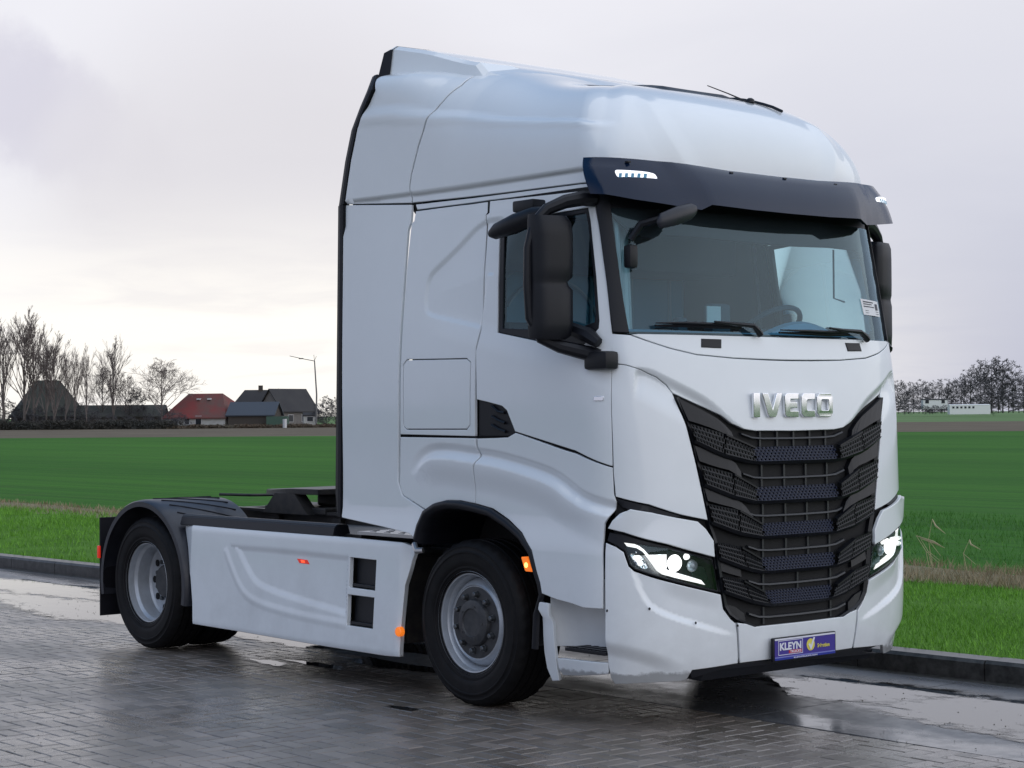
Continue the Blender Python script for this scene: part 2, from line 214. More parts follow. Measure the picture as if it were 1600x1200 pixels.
def paint_material(name, base, dirt=True):
    m = material(name, base, .38, coat=1, coat_r=.06); t = m.node_tree; b = t.nodes['Principled BSDF']
    g = t.nodes.new('ShaderNodeNewGeometry'); s = t.nodes.new('ShaderNodeSeparateXYZ'); t.links.new(g.outputs['Position'], s.inputs[0])
    n = t.nodes.new('ShaderNodeTexNoise'); n.inputs['Scale'].default_value = 3.0; n.inputs['Detail'].default_value = 8; n.inputs['Roughness'].default_value = .65; t.links.new(g.outputs['Position'], n.inputs['Vector'])
    mr = t.nodes.new('ShaderNodeMapRange'); mr.inputs[1].default_value = 1.0; mr.inputs[2].default_value = .2; t.links.new(s.outputs[2], mr.inputs[0])
    nm = t.nodes.new('ShaderNodeMapRange'); nm.inputs[1].default_value = .4; nm.inputs[2].default_value = .75; t.links.new(n.outputs[0], nm.inputs[0])
    mu = t.nodes.new('ShaderNodeMath'); mu.operation = 'MULTIPLY'; t.links.new(mr.outputs[0], mu.inputs[0]); t.links.new(nm.outputs[0], mu.inputs[1])
    m2 = t.nodes.new('ShaderNodeMath'); m2.operation = 'MULTIPLY'; m2.inputs[1].default_value = .22 if dirt else 0; t.links.new(mu.outputs[0], m2.inputs[0])
    a = t.nodes.new('ShaderNodeMath'); a.operation = 'ADD'; t.links.new(m2.outputs[0], a.inputs[0])
    k = t.nodes.new('ShaderNodeMath'); k.operation = 'MULTIPLY'; k.inputs[1].default_value = .04; t.links.new(nm.outputs[0], k.inputs[0]); t.links.new(k.outputs[0], a.inputs[1])
    x = t.nodes.new('ShaderNodeMix'); x.data_type = 'RGBA'; x.inputs[6].default_value = (*base, 1); x.inputs[7].default_value = (.22,.22,.22, 1)
    t.links.new(a.outputs[0], x.inputs[0]); t.links.new(x.outputs[2], b.inputs['Base Color'])
    rr = t.nodes.new('ShaderNodeMapRange'); rr.inputs[1].default_value = .3; rr.inputs[2].default_value = .7; rr.inputs[3].default_value = .04; rr.inputs[4].default_value = .13; t.links.new(n.outputs[0], rr.inputs[0]); t.links.new(rr.outputs[0], b.inputs['Coat Roughness'])
    return m
def scuffed_paint(name, base):
    m = paint_material(name, base); t = m.node_tree; b = t.nodes['Principled BSDF']; src = b.inputs['Base Color'].links[0].from_socket
    g = t.nodes.new('ShaderNodeNewGeometry'); s = t.nodes.new('ShaderNodeSeparateXYZ'); t.links.new(g.outputs['Position'], s.inputs[0])
    n = t.nodes.new('ShaderNodeTexNoise'); n.inputs['Scale'].default_value = 7; n.inputs['Detail'].default_value = 9; n.inputs['Roughness'].default_value = .7; t.links.new(g.outputs['Position'], n.inputs['Vector'])
    z = t.nodes.new('ShaderNodeMapRange'); z.inputs[1].default_value = .37; z.inputs[2].default_value = .25; t.links.new(s.outputs[2], z.inputs[0])
    a = t.nodes.new('ShaderNodeMath'); a.operation = 'ADD'; t.links.new(n.outputs[0], a.inputs[0]); t.links.new(z.outputs[0], a.inputs[1])
    f = t.nodes.new('ShaderNodeMapRange'); f.inputs[1].default_value = .98; f.inputs[2].default_value = 1.12; f.inputs[4].default_value = .75; t.links.new(a.outputs[0], f.inputs[0])
    x = t.nodes.new('ShaderNodeMix'); x.data_type = 'RGBA'; x.inputs[7].default_value = (.20,.20,.20,1); t.links.new(src, x.inputs[6]); t.links.new(f.outputs[0], x.inputs[0]); t.links.new(x.outputs[2], b.inputs['Base Color'])
    return m
def glass_material(name, tint=(.75,.88,.92), rough=.0, streak=.0):
    m = bpy.data.materials.new(name); m.use_nodes = True; t = m.node_tree; t.nodes.clear()
    o = t.nodes.new('ShaderNodeOutputMaterial'); tr = t.nodes.new('ShaderNodeBsdfTransparent'); tr.inputs[0].default_value = (*tint, 1)
    gl = t.nodes.new('ShaderNodeBsdfGlossy'); gl.inputs['Roughness'].default_value = rough+.01; gl.inputs[0].default_value = (.68,.90,1,1)
    fr = t.nodes.new('ShaderNodeFresnel'); fr.inputs[0].default_value = 1.5; mx = t.nodes.new('ShaderNodeMixShader')
    mu = t.nodes.new('ShaderNodeMath'); mu.operation = 'MULTIPLY'; mu.inputs[1].default_value = 1.35; mu.use_clamp = True
    t.links.new(fr.outputs[0], mu.inputs[0]); t.links.new(mu.outputs[0], mx.inputs[0]); t.links.new(tr.outputs[0], mx.inputs[1]); t.links.new(gl.outputs[0], mx.inputs[2])
    if streak:   # rain film: a thin scattering layer in vertical runs
        g = t.nodes.new('ShaderNodeNewGeometry'); mp = t.nodes.new('ShaderNodeMapping'); mp.inputs['Scale'].default_value = (20, 28, 3); t.links.new(g.outputs['Position'], mp.inputs[0])
        n = t.nodes.new('ShaderNodeTexNoise'); n.inputs['Scale'].default_value = 1; n.inputs['Detail'].default_value = 6; t.links.new(mp.outputs[0], n.inputs['Vector'])
        r = t.nodes.new('ShaderNodeMapRange'); r.inputs[1].default_value = .4; r.inputs[2].default_value = .75; r.inputs[3].default_value = .02; r.inputs[4].default_value = streak; t.links.new(n.outputs[0], r.inputs[0])
        d = t.nodes.new('ShaderNodeBsdfDiffuse'); d.inputs[0].default_value = (.75,.82,.85,1); m3 = t.nodes.new('ShaderNodeMixShader')
        t.links.new(r.outputs[0], m3.inputs[0]); t.links.new(mx.outputs[0], m3.inputs[1]); t.links.new(d.outputs[0], m3.inputs[2]); t.links.new(m3.outputs[0], o.inputs[0])
    else: t.links.new(mx.outputs[0], o.inputs[0])
    return m
WHITE = paint_material('white_truck_paint', (.825,.86,.88))
SCUFF = scuffed_paint('scuffed_white_paint', (.825,.86,.88))
BLACK = material('black_plastic', (.007,.008,.012), .42, spec=.35, bump=(900,.05,.001))
GRILLE = material('grille_plastic', (.007,.008,.011), .38, spec=.35)
NAVY = material('navy_mesh_plastic', (.005,.009,.028), .35, spec=.25)
RIB = material('grille_rib_grey', (.022,.024,.028), .4)
TRIMI = material('pale_piping', (.30,.45,.55), .7)
BOWL = material('lamp_bowl_grey', (.16,.17,.18), .25, metal=.7)
DARK = material('dark_recess', (.006,.006,.007), .8)
VISOR = material('smoked_visor_plastic', (.004,.012,.036), .14, coat=0, spec=.42, bump=(160,.25,.002))
RUBBER = material('tyre_rubber', (.005,.005,.006), .6, spec=.22, noise=(9,.6,(.014,.013,.013)), bump=(120,.25,.002))
SOFT = material('rubber_edge', (.007,.007,.011), .6, spec=.3)
FENDER = material('fender_plastic', (.016,.018,.026), .38, noise=(8,.6,(.038,.040,.050)))
RIM = material('silver_rim_paint', (.50,.53,.57), .32, metal=.35, noise=(14,.4,(.32,.33,.34)))
HUB = material('dark_hub_steel', (.045,.047,.052), .5, metal=.3, noise=(20,.6,(.09,.09,.09)))
NUT = material('steel_nut', (.13,.135,.14), .35, metal=.8)
CHROME = material('chrome', (.85,.86,.88), .06, metal=1)
STEEL = material('greasy_steel', (.03,.03,.032), .45, metal=.4, noise=(12,.8,(.06,.055,.05)))
ALU = material('aluminium_tread_plate', (.5,.5,.5), .35, metal=.9)
GLASS = glass_material('side_window_glass', (.72,.82,.82))
SHIELD = glass_material('windscreen_glass', (.60,.84,.93), 0, .022)
LENSG = glass_material('lamp_cover_glass', (.93,.95,.97))
INT = material('cab_interior_grey', (.16,.38,.54), .75)
INTD = material('cab_interior_dark', (.03,.065,.09), .7)
CURT = material('white_curtain_cloth', (.75,.76,.74), .9)
LAMPW = material('lit_white_lamp', (.9,.9,.9), .3, emis=(1,.98,.94), es=2.2)
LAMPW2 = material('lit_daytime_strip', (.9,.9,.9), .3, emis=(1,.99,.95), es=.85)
LAMPR = material('lit_red_lamp', (.5,.02,.01), .3, emis=(1,.07,.02), es=1.6)
LAMPR2 = material('red_lamp_lens', (.45,.02,.01), .25, emis=(1,.04,.01), es=.25)
LAMPO = material('orange_lamp_lens', (.8,.2,.02), .3, emis=(1,.22,.02), es=.5)
LAMPO2 = material('lit_orange_lamp', (.9,.3,.05), .3, emis=(1,.25,.06), es=5)
LITREF = material('emissive_lamp_reflector', (.8,.82,.85), .15, metal=.5, emis=(1,.99,.96), es=.95, noise=(45,.9,(.25,.27,.3)))  # emission stands in for bulb light bounced by the reflector
VLAMP = material('lit_visor_lamp', (.9,.9,.95), .2, emis=(.95,.97,1), es=.85)
# ------------------------------------------------------------------ object helpers
COL = scn.collection
def link(o, parent=None, label=None, cat=None, group=None, kind=None):
    COL.objects.link(o)
    if parent is not None: o.parent = parent
    if label: o['label'] = label
    if cat: o['category'] = cat
    if group: o['group'] = group
    if kind: o['kind'] = kind
    return o
def empty(name, loc=(0,0,0), rz=0, **k):
    o = bpy.data.objects.new(name, None); o.location = loc; o.rotation_euler = (0,0,rz); o.empty_display_size = .2
    return link(o, **k)
def mk(name, V, F, mat, parent=None, smooth=False, normals=None, angle=None, **k):
    me = bpy.data.meshes.new(name); me.from_pydata([tuple(map(float, v)) for v in V], [], [tuple(map(int, f)) for f in F]); me.update()
    if isinstance(mat, (list, tuple)):
        for q in mat: me.materials.append(q)
    else: me.materials.append(mat)
    if smooth or normals is not None: me.shade_smooth()
    if normals is not None: me.normals_split_custom_set_from_vertices([tuple(map(float, n)) for n in normals])
    if angle: me.set_sharp_from_angle(angle=RAD(angle))
    return link(bpy.data.objects.new(name, me), parent=parent, **k)
class MB:
    """collects simple solids into ONE mesh"""
    def __init__(s): s.V = []; s.F = []
    def add(s, V, F):
        n = len(s.V); s.V += [tuple(map(float, v)) for v in V]; s.F += [tuple(i+n for i in f) for f in F]; return s
    def box(s, x0, x1, y0, y1, z0, z1, b=0.):
        if b <= 0:
            V = [(x,y,z) for x in (x0,x1) for y in (y0,y1) for z in (z0,z1)]
            return s.add(V, [(0,1,3,2),(4,6,7,5),(0,4,5,1),(2,3,7,6),(0,2,6,4),(1,5,7,3)])
        bm = bmesh.new(); bmesh.ops.create_cube(bm, size=1)
        for v in bm.verts: v.co = ((x0+x1)/2+v.co.x*(x1-x0), (y0+y1)/2+v.co.y*(y1-y0), (z0+z1)/2+v.co.z*(z1-z0))
        bmesh.ops.bevel(bm, geom=bm.edges[:], offset=b, segments=2, affect='EDGES', profile=.6)
        bm.verts.index_update(); s.add([v.co for v in bm.verts], [[v.index for v in f.verts] for f in bm.faces]); bm.free(); return s
    def tube(s, pts, r, n=8, cap=True):
        P = [Vector(p) for p in pts]; R_ = r if isinstance(r, (list, tuple)) else [r]*len(P); V = []; F = []; up = None
        for i, p in enumerate(P):
            d = (P[min(i+1, len(P)-1)]-P[max(i-1, 0)]).normalized()
            if up is None: up = Vector((0,0,1)) if abs(d.z) < .9 else Vector((1,0,0))
            a = d.cross(up).normalized(); b = a.cross(d).normalized(); up = b
            for j in range(n):
                t = 2*math.pi*j/n; q = p+(a*math.cos(t)+b*math.sin(t))*R_[i]; V.append(q)
        for i in range(len(P)-1):
            for j in range(n):
                k = (j+1) % n; F.append((i*n+j, i*n+k, (i+1)*n+k, (i+1)*n+j))
        if cap: F.append(tuple(range(n))[::-1]); F.append(tuple((len(P)-1)*n+j for j in range(n)))
        return s.add(V, F)
    def prism(s, poly, axis, a, b):
        """poly in the two other axes, extruded a..b along axis"""
        n = len(poly); V = []
        for t in (a, b):
            for p, q in poly: V.append({'x': (t,p,q), 'y': (p,t,q), 'z': (p,q,t)}[axis])
        F = [tuple(range(n)), tuple(range(n, 2*n))[::-1]]+[(i, n+i, n+(i+1) % n, (i+1) % n) for i in range(n)]
        return s.add(V, F)
    def lathe(s, prof, c=(0,0,0), n=64, axis='y', close=False, mod=None):
        V = []; F = []
        for i, (r, h) in enumerate(prof):
            for j in range(n):
                t = 2*math.pi*j/n; rr = r+(mod(i, j) if mod else 0)
                p = {'y': (rr*math.cos(t), h, rr*math.sin(t)), 'z': (rr*math.cos(t), rr*math.sin(t), h), 'x': (h, rr*math.cos(t), rr*math.sin(t))}[axis]
                V.append((c[0]+p[0], c[1]+p[1], c[2]+p[2]))
        m = len(prof)
        for i in range(m if close else m-1):
            for j in range(n):
                k = (j+1) % n; a = i; b = (i+1) % m; F.append((a*n+j, a*n+k, b*n+k, b*n+j))
        return s.add(V, F)
    def build(s, name, mat, parent=None, smooth=False, fix=True, bevel=0, angle=35, **k):
        o = mk(name, s.V, s.F, mat, parent, **k)
        if fix:
            bm = bmesh.new(); bm.from_mesh(o.data); bmesh.ops.recalc_face_normals(bm, faces=bm.faces[:])
            if bevel: bmesh.ops.bevel(bm, geom=[e for e in bm.edges if e.calc_face_angle(0) > .5], offset=bevel, segments=2, affect='EDGES')
            bm.to_mesh(o.data); bm.free()
        if smooth or bevel: o.data.shade_smooth(); o.data.set_sharp_from_angle(angle=RAD(angle))
        return o
def flip(V): return [(x, -y, z) for x, y, z in V]
def both(fn):
    """run a builder for the near (-1) and the far (+1) side"""
    for sg in (-1, 1): fn(sg)
# ------------------------------------------------------------------ panels on a curved skin
def resample(P, step):
    P = np.array(P, float); out = []
    for a, b in zip(P, np.roll(P, -1, 0)):
        n = max(1, int(math.ceil(np.linalg.norm(b-a)/step)))
        out += [a+(b-a)*k/n for k in range(n)]
    return np.array(out)
def area(P): x, y = P[:,0], P[:,1]; return .5*np.sum(x*np.roll(y,-1)-np.roll(x,-1)*y)
def inset(P, d):
    a = P-np.roll(P,1,0); b = np.roll(P,-1,0)-P
    a /= np.linalg.norm(a,axis=1)[:,None]+1e-9; b /= np.linalg.norm(b,axis=1)[:,None]+1e-9
    na = np.stack([-a[:,1],a[:,0]],1); nb = np.stack([-b[:,1],b[:,0]],1); n = na+nb; l = np.linalg.norm(n,axis=1)[:,None]
    n = n/np.maximum(l,1e-6); k = 1/np.maximum((n*na).sum(1),.45)
    return P+n*(d*k)[:,None], n
def inside(P, Q):
    x, y = Q[:,0], Q[:,1]; r = np.zeros(len(Q), bool)
    for (x0,y0),(x1,y1) in zip(P, np.roll(P,-1,0)):
        c = (y0 > y) != (y1 > y)
        with np.errstate(divide='ignore', invalid='ignore'): xi = (x1-x0)*(y-y0)/(y1-y0)+x0
        r ^= c & (x < xi)
    return r
def pdist(P, Q, closed=True):
    """distance, signed side and parameter of points Q to the polyline P"""
    A = P if closed else P[:-1]; B = np.roll(P,-1,0) if closed else P[1:]
    best = np.full(len(Q), 1e9); sgn = np.ones(len(Q)); par = np.zeros(len(Q)); n = len(A)
    for i, (a, b) in enumerate(zip(A, B)):
        d = b-a; l = d@d+1e-12; t = np.clip(((Q-a)@d)/l, 0, 1); c = a+t[:,None]*d; e = Q-c; q = np.hypot(e[:,0], e[:,1])
        m = q < best-1e-9; best = np.where(m, q, best); sgn = np.where(m, np.sign(d[0]*e[:,1]-d[1]*e[:,0]+1e-12), sgn); par = np.where(m, (i+t)/n, par)
    return best, sgn, par
def smooth01(x): x = np.clip(x, 0, 1); return x*x*(3-2*x)
def skin_panel(name, poly, mat, parent=None, surf=None, off=0., holes=(), grid=.03, thick=.02, edge=.004, gap=.0018, sides=(-1,1), disp=None, mirror_join=False, **k):
    surf = surf or body_surface
    def f(Q, o): 
        return surf(Q[:,0], Q[:,1], o)
    loops = [resample(poly, grid)]+[resample(h, grid) for h in holes]
    if area(loops[0]) < 0: loops[0] = loops[0][::-1]
    for i in range(1, len(loops)):
        if area(loops[i]) > 0: loops[i] = loops[i][::-1]
    pts = []; tags = []; nrm = []; edges = []; ringsA = []
    for lp in loops:
        A, n = inset(lp, gap); B, _ = inset(A, edge)
        for ring, tg in ((A, 1), (B, 2)):
            s = len(pts); m = len(ring); pts += list(ring); tags += [tg]*m; nrm += list(n); edges += [(s+i, s+(i+1) % m) for i in range(m)]
            if tg == 1: ringsA.append((s, m, ring))
    lo, hi = loops[0].min(0), loops[0].max(0)
    gx_ = np.arange(lo[0], hi[0], grid); gy_ = np.arange(lo[1], hi[1], grid*.866)
    G = np.array([(x+(j % 2)*grid/2, y) for j, y in enumerate(gy_) for x in gx_]) if len(gx_) and len(gy_) else np.zeros((0,2))
    if len(G):
        ok = inside(loops[0], G)
        for h in loops[1:]: ok &= ~inside(h, G)
        G = G[ok]
        for lp in loops:
            if len(G): G = G[pdist(lp, G)[0] > gap+edge+grid*.4]
    pts += list(G); tags += [0]*len(G); nrm += [np.zeros(2)]*len(G)
    res = geometry.delaunay_2d_cdt([Vector(p) for p in pts], edges, [], 0, 1e-6, True)
    V2 = np.array([tuple(v) for v in res[0]]); ids = [o[0] if o else -1 for o in res[3]]
    T = np.array([t for t in res[2] if len(t) == 3]); cen = V2[T].mean(1)
    ok = inside(ringsA[0][2], cen)
    for r in ringsA[1:]: ok &= ~inside(r[2], cen)
    T = T[ok]; tag = np.array([tags[i] if i >= 0 else 0 for i in ids]); n2 = np.array([nrm[i] if i >= 0 else (0,0) for i in ids])
    o = np.where(tag == 1, off-edge*.8, off)
    P = f(V2, o); e = 2e-3
    gs = f(V2+(e,0), off)-f(V2-(e,0), off); gv = f(V2+(0,e), off)-f(V2-(0,e), off)
    Nn = np.cross(gs, gv); Nn /= np.linalg.norm(Nn,axis=1)[:,None]+1e-12
    tx = gs/(np.linalg.norm(gs,axis=1)[:,None]+1e-12); ty = gv/(np.linalg.norm(gv,axis=1)[:,None]+1e-12)
    outw = -(n2[:,:1]*tx+n2[:,1:]*ty)
    Nv = Nn+np.where(tag[:,None] == 1, outw*1.3, 0); Nv /= np.linalg.norm(Nv,axis=1)[:,None]+1e-12
    V = list(P); F = []; NN = list(Nv)
    # winding follows the surface normal
    a = P[T[:,1]]-P[T[:,0]]; b = P[T[:,2]]-P[T[:,0]]; fl = (np.cross(a,b)*Nn[T[:,0]]).sum(1) < 0
    F = [tuple(t[::-1]) if q else tuple(t) for t, q in zip(T, fl)]
    inv = {}
    for i, q in enumerate(ids): inv.setdefault(q, i)
    for i, oo in enumerate(res[3]):
        for q in oo: inv.setdefault(q, i)
    for s, m, ring in ringsA:
        base = len(V); top = [inv[s+i] for i in range(m)]
        low = f(V2[top], off-thick)
        for i in range(m): V.append(P[top[i]]); NN.append(outw[top[i]])
        for i in range(m): V.append(low[i]); NN.append(outw[top[i]])
        for i in range(m):
            j = (i+1) % m; F.append((base+j, base+i, base+m+i, base+m+j))
    V = np.array(V); NN = np.array(NN); res_o = []
    if mirror_join:
        n = len(V); V = np.concatenate([V, V*(1,-1,1)]); NN = np.concatenate([NN, NN*(1,-1,1)]); F = F+[tuple(i+n for i in f_[::-1]) for f_ in F]
        return mk(name, V, F, mat, parent, normals=NN, **k)
    for sg in sides:
        if sg == -1: res_o.append(mk(name, V, F, mat, parent[0] if isinstance(parent, list) else parent, normals=NN, **k))
        else: res_o.append(mk(name, V*(1,-1,1), [f_[::-1] for f_ in F], mat, parent[-1] if isinstance(parent, list) else parent, normals=NN*(1,-1,1), **k))
    return res_o if len(res_o) > 1 else res_o[0]
# relief of the cab skin: flares, creases and recesses (metres along the outward normal)
def TA(k):
    if k not in _TA:
        P = np.array(TR[k], float)
        if k in ('fl1', 'fl2', 'crease', 'ridge', 'bcrease', 'blow', 'sk_in', 'sk_out', 'waist'):   # rounded feature lines
            for _ in range(3): P = np.concatenate([P[:1], np.stack([P[:-1]*.75+P[1:]*.25, P[:-1]*.25+P[1:]*.75], 1).reshape(-1, 2), P[-1:]])
        _TA[k] = P
    return _TA[k]
_TA = {}
CRE_FRONT = np.array([(.30,3.46),(.37,3.32),(.44,3.20),(.50,3.08)])
def relief(s, v):
    q = np.stack([np.minimum(s, 1.86-s), v], 1); D = np.zeros(len(q))
    d, g, t = pdist(TA('fl1'), q, False); sd = -d*g      # + below the flare line
    wgt = smooth01(t/.28)
    D += wgt*np.where(sd < 0, -.020*smooth01(1+sd/.05), -.020+.042*smooth01(sd/.055))*np.where(sd > .06, smooth01(1-(sd-.06)/.17), 1)
    d, g, t = pdist(TA('fl2'), q, False); sd = d*g      # inside of the sleeper recess
    D += -.012*smooth01(sd/.035)*smooth01(1-sd/.5)*(v < 2.95)*smooth01(t/.12)*smooth01((1-t)/.03)*(q[:,0] > -1.98)
    d, g, t = pdist(TA('waist'), q, False); sd = d*g
    D += -.016*smooth01(sd/.18)*smooth01((.15-q[:,0])/.2)*smooth01((q[:,0]+1.9)/.5)
    m = (v < 3.12)&(v > 2.9)
    D += np.where(m, -.018*smooth01((3.085-v)/.012)*smooth01((-.0-q[:,0])/.15), 0)
    d, g, t = pdist(TA('crease'), q, False); sd = d*g
    D += np.where(v > 3.1, (-.022*smooth01(sd/.05)*smooth01(1-(sd-.05)/.28)+.006*smooth01(1+sd/.04)*(sd < 0)+.006*(1-smooth01(sd/.05))*(sd >= 0))*smooth01((1-t)/.25), 0)
    d, g, t = pdist(CRE_FRONT, q, False)
    D += np.where(v > 3.0, .014*np.maximum(0, 1-np.sqrt(d*d+.0001)/.10)**1.5, 0)
    d, g, t = pdist(TA('ridge'), q, False); sd = -d*g
    D += np.where((v > 1.5)&(v < 2.15)&(q[:,0] > .05), -.024*smooth01(sd/.05)*smooth01(t/.12), 0)*smooth01(1-(sd-.05)/.15)
    d, g, t = pdist(TA('bcrease'), q, False); sd = d*g
    D += np.where((v < 1.0)&(q[:,0] > 0), -.022*smooth01(sd/.035)*smooth01(1-(sd-.1)/.12)*smooth01((1-t)/.3), 0)
    d, g, t = pdist(TA('blow'), q, False); sd = -d*g
    D += np.where((v < 1.0), -.030*smooth01(sd/.10)*smooth01((1-t)/.4), 0)
    return D
def body_surface(s, v, off):
    return shell(s, v)+shell_n(s, v)*(relief(s, v)+off)[:,None]
def plain_surface(s, v, off):
    return shell(s, v)+shell_n(s, v)*(np.zeros(len(s))+off)[:,None]
def on_skin(s, v, off=0.):
    return plain_surface(np.array([float(s)]), np.array([float(v)]), off)[0]
def mirror_half(P, drop=False): return list(P)+[(1.86-a, b) for a, b in P[::-1]]
def text_mesh(body, size, depth=.002, font_bold=0):
    cu = bpy.data.curves.new('t', 'FONT'); cu.body = body; cu.size = size; cu.extrude = depth; cu.offset = font_bold; cu.align_x = 'LEFT'
    o = bpy.data.objects.new('t', cu); COL.objects.link(o); dg = bpy.context.evaluated_depsgraph_get()
    me = bpy.data.meshes.new_from_object(o.evaluated_get(dg)); COL.objects.unlink(o); bpy.data.objects.remove(o)
    V = [v.co.copy() for v in me.vertices]; F = [tuple(p.vertices) for p in me.polygons]; bpy.data.meshes.remove(me)
    return V, F
def copy_tree(o, parent=None, **props):
    c = o.copy(); COL.objects.link(c); c.parent = parent
    for k, q in props.items(): c[k] = q
    for ch in list(o.children): copy_tree(ch, c)
    return c

# ================================================================== the ground
def ground_mat(name, nodes):
    m = bpy.data.materials.new(name); m.use_nodes = True; t = m.node_tree; nodes(t, t.nodes['Principled BSDF'], t.nodes.new('ShaderNodeNewGeometry')); return m
def tnoise(t, vec, scale, detail=5, rough=.6, mapscale=None):
    if mapscale:
        mp = t.nodes.new('ShaderNodeMapping'); mp.inputs['Scale'].default_value = mapscale; t.links.new(vec, mp.inputs[0]); vec = mp.outputs[0]
    n = t.nodes.new('ShaderNodeTexNoise'); n.inputs['Scale'].default_value = scale; n.inputs['Detail'].default_value = detail; n.inputs['Roughness'].default_value = rough; t.links.new(vec, n.inputs['Vector']); return n.outputs[0]
def tramp(t, v, a, b, c=0., d=1.):
    r = t.nodes.new('ShaderNodeMapRange'); t.links.new(v, r.inputs[0])
    for i, k in enumerate((a, b, c, d)): r.inputs[i+1].default_value = k
    return r.outputs[0]
def tmix(t, f, a, b):
    x = t.nodes.new('ShaderNodeMix'); x.data_type = 'RGBA'
    for i, k in ((0, f), (6, a), (7, b)):
        if isinstance(k, (int, float)): x.inputs[i].default_value = k
        elif isinstance(k, tuple): x.inputs[i].default_value = (*k, 1)
        else: t.links.new(k, x.inputs[i])
    return x.outputs[2]
def tmath(t, op, a, b, clamp=False):
    n = t.nodes.new('ShaderNodeMath'); n.operation = op; n.use_clamp = clamp
    for i, k in enumerate((a, b)):
        if isinstance(k, (int, float)): n.inputs[i].default_value = k
        else: t.links.new(k, n.inputs[i])
    return n.outputs[0]
def tbump(t, b, h, st, dist):
    q = t.nodes.new('ShaderNodeBump'); q.inputs['Strength'].default_value = st; q.inputs['Distance'].default_value = dist; t.links.new(h, q.inputs['Height']); t.links.new(q.outputs[0], b.inputs['Normal'])
def wet(t, b, g, lo, hi, scale=.55, off=(0,0)):
    big = tnoise(t, g.outputs['Position'], scale, 4, .55, (1, 1.6, 1)); fine = tnoise(t, g.outputs['Position'], 14, 4)
    m = tmath(t, 'ADD', tmath(t, 'MULTIPLY', big, .75), tmath(t, 'MULTIPLY', fine, .25)); return tramp(t, m, .40, .60, lo, hi)
def brick_nodes(t, b, g):
    at = t.nodes.new('ShaderNodeAttribute'); at.attribute_name = 'tone'
    n = tnoise(t, g.outputs['Position'], 60, 5, .7); n2 = tnoise(t, g.outputs['Position'], 1.3, 3)
    c = tmix(t, at.outputs['Fac'], (.130,.110,.096), (.240,.205,.182)); c = tmix(t, tramp(t, n, .45, .8, 0, .7), c, (.18,.165,.14)); c = tmix(t, tramp(t, n2, .4, .65, 0, .4), c, (.08,.075,.055))
    t.links.new(c, b.inputs['Base Color']); t.links.new(wet(t, b, g, .40, .20), b.inputs['Roughness']); b.inputs['Specular IOR Level'].default_value = .9; tbump(t, b, n, .35, .003)
BRICK = ground_mat('wet_clay_paver', brick_nodes)
def slab_nodes(t, b, g):
    n = tnoise(t, g.outputs['Position'], 9, 6, .65); n2 = tnoise(t, g.outputs['Position'], .9, 4, .55, (.5, 1.6, 1)); f = tnoise(t, g.outputs['Position'], 90, 3)
    c = tmix(t, tramp(t, n, .35, .7), (.075,.078,.085), (.135,.138,.145)); c = tmix(t, tramp(t, f, .5, .8, 0, .4), c, (.12,.12,.11)); t.links.new(c, b.inputs['Base Color'])
    m = tmath(t, 'ADD', tmath(t, 'MULTIPLY', n2, .8), tmath(t, 'MULTIPLY', n, .2)); t.links.new(tramp(t, m, .40, .60, .42, .12), b.inputs['Roughness'])
    b.inputs['Specular IOR Level'].default_value = .7; tbump(t, b, n, .18, .004)
SLAB = ground_mat('wet_concrete', slab_nodes)
def kerb_nodes(t, b, g):
    n = tnoise(t, g.outputs['Position'], 12, 6, .7); c = tmix(t, tramp(t, n, .35, .7), (.020,.020,.020), (.075,.075,.072)); t.links.new(c, b.inputs['Base Color']); b.inputs['Roughness'].default_value = .35; tbump(t, b, n, .3, .004)
KERB = ground_mat('wet_kerb_concrete', kerb_nodes)
def field_nodes(t, b, g):
    n = tnoise(t, g.outputs['Position'], .05, 4, .55, (.35, 1.5, 1)); r = tnoise(t, g.outputs['Position'], 1.0, 3, .5, (.04, 2.2, 1)); f = tnoise(t, g.outputs['Position'], 7, 5, .7)
    c = tmix(t, tramp(t, n, .35, .65), (.030,.128,.008), (.055,.190,.014)); c = tmix(t, tramp(t, r, .45, .7, 0, .5), c, (.012,.062,.008)); c = tmix(t, tramp(t, f, .5, .8, 0, .35), c, (.075,.19,.03)); w_ = tnoise(t, g.outputs['Position'], 1.0, 2, .5, (.02, 7.0, 1)); c = tmix(t, tramp(t, w_, .5, .62, 0, .35), c, (.03,.075,.015)); s2 = tnoise(t, g.outputs['Position'], .35, 5, .7); c = tmix(t, tramp(t, s2, .60, .75, 0, .5), c, (.075,.085,.035))
    t.links.new(c, b.inputs['Base Color']); b.inputs['Roughness'].default_value = .9; b.inputs['Specular IOR Level'].default_value = .15; tbump(t, b, f, .8, .05)
FIELD = ground_mat('winter_wheat_field', field_nodes)
def verge_nodes(t, b, g):
    n = tnoise(t, g.outputs['Position'], 1.2, 5, .6); f = tnoise(t, g.outputs['Position'], 25, 4, .7)
    c = tmix(t, tramp(t, n, .35, .65), (.06,.16,.012), (.11,.25,.03)); c = tmix(t, tramp(t, f, .55, .8, 0, .6), c, (.05,.05,.025)); t.links.new(c, b.inputs['Base Color']); b.inputs['Roughness'].default_value = .9; b.inputs['Specular IOR Level'].default_value = .15; tbump(t, b, f, 1, .03)
VERGE = ground_mat('verge_turf', verge_nodes)
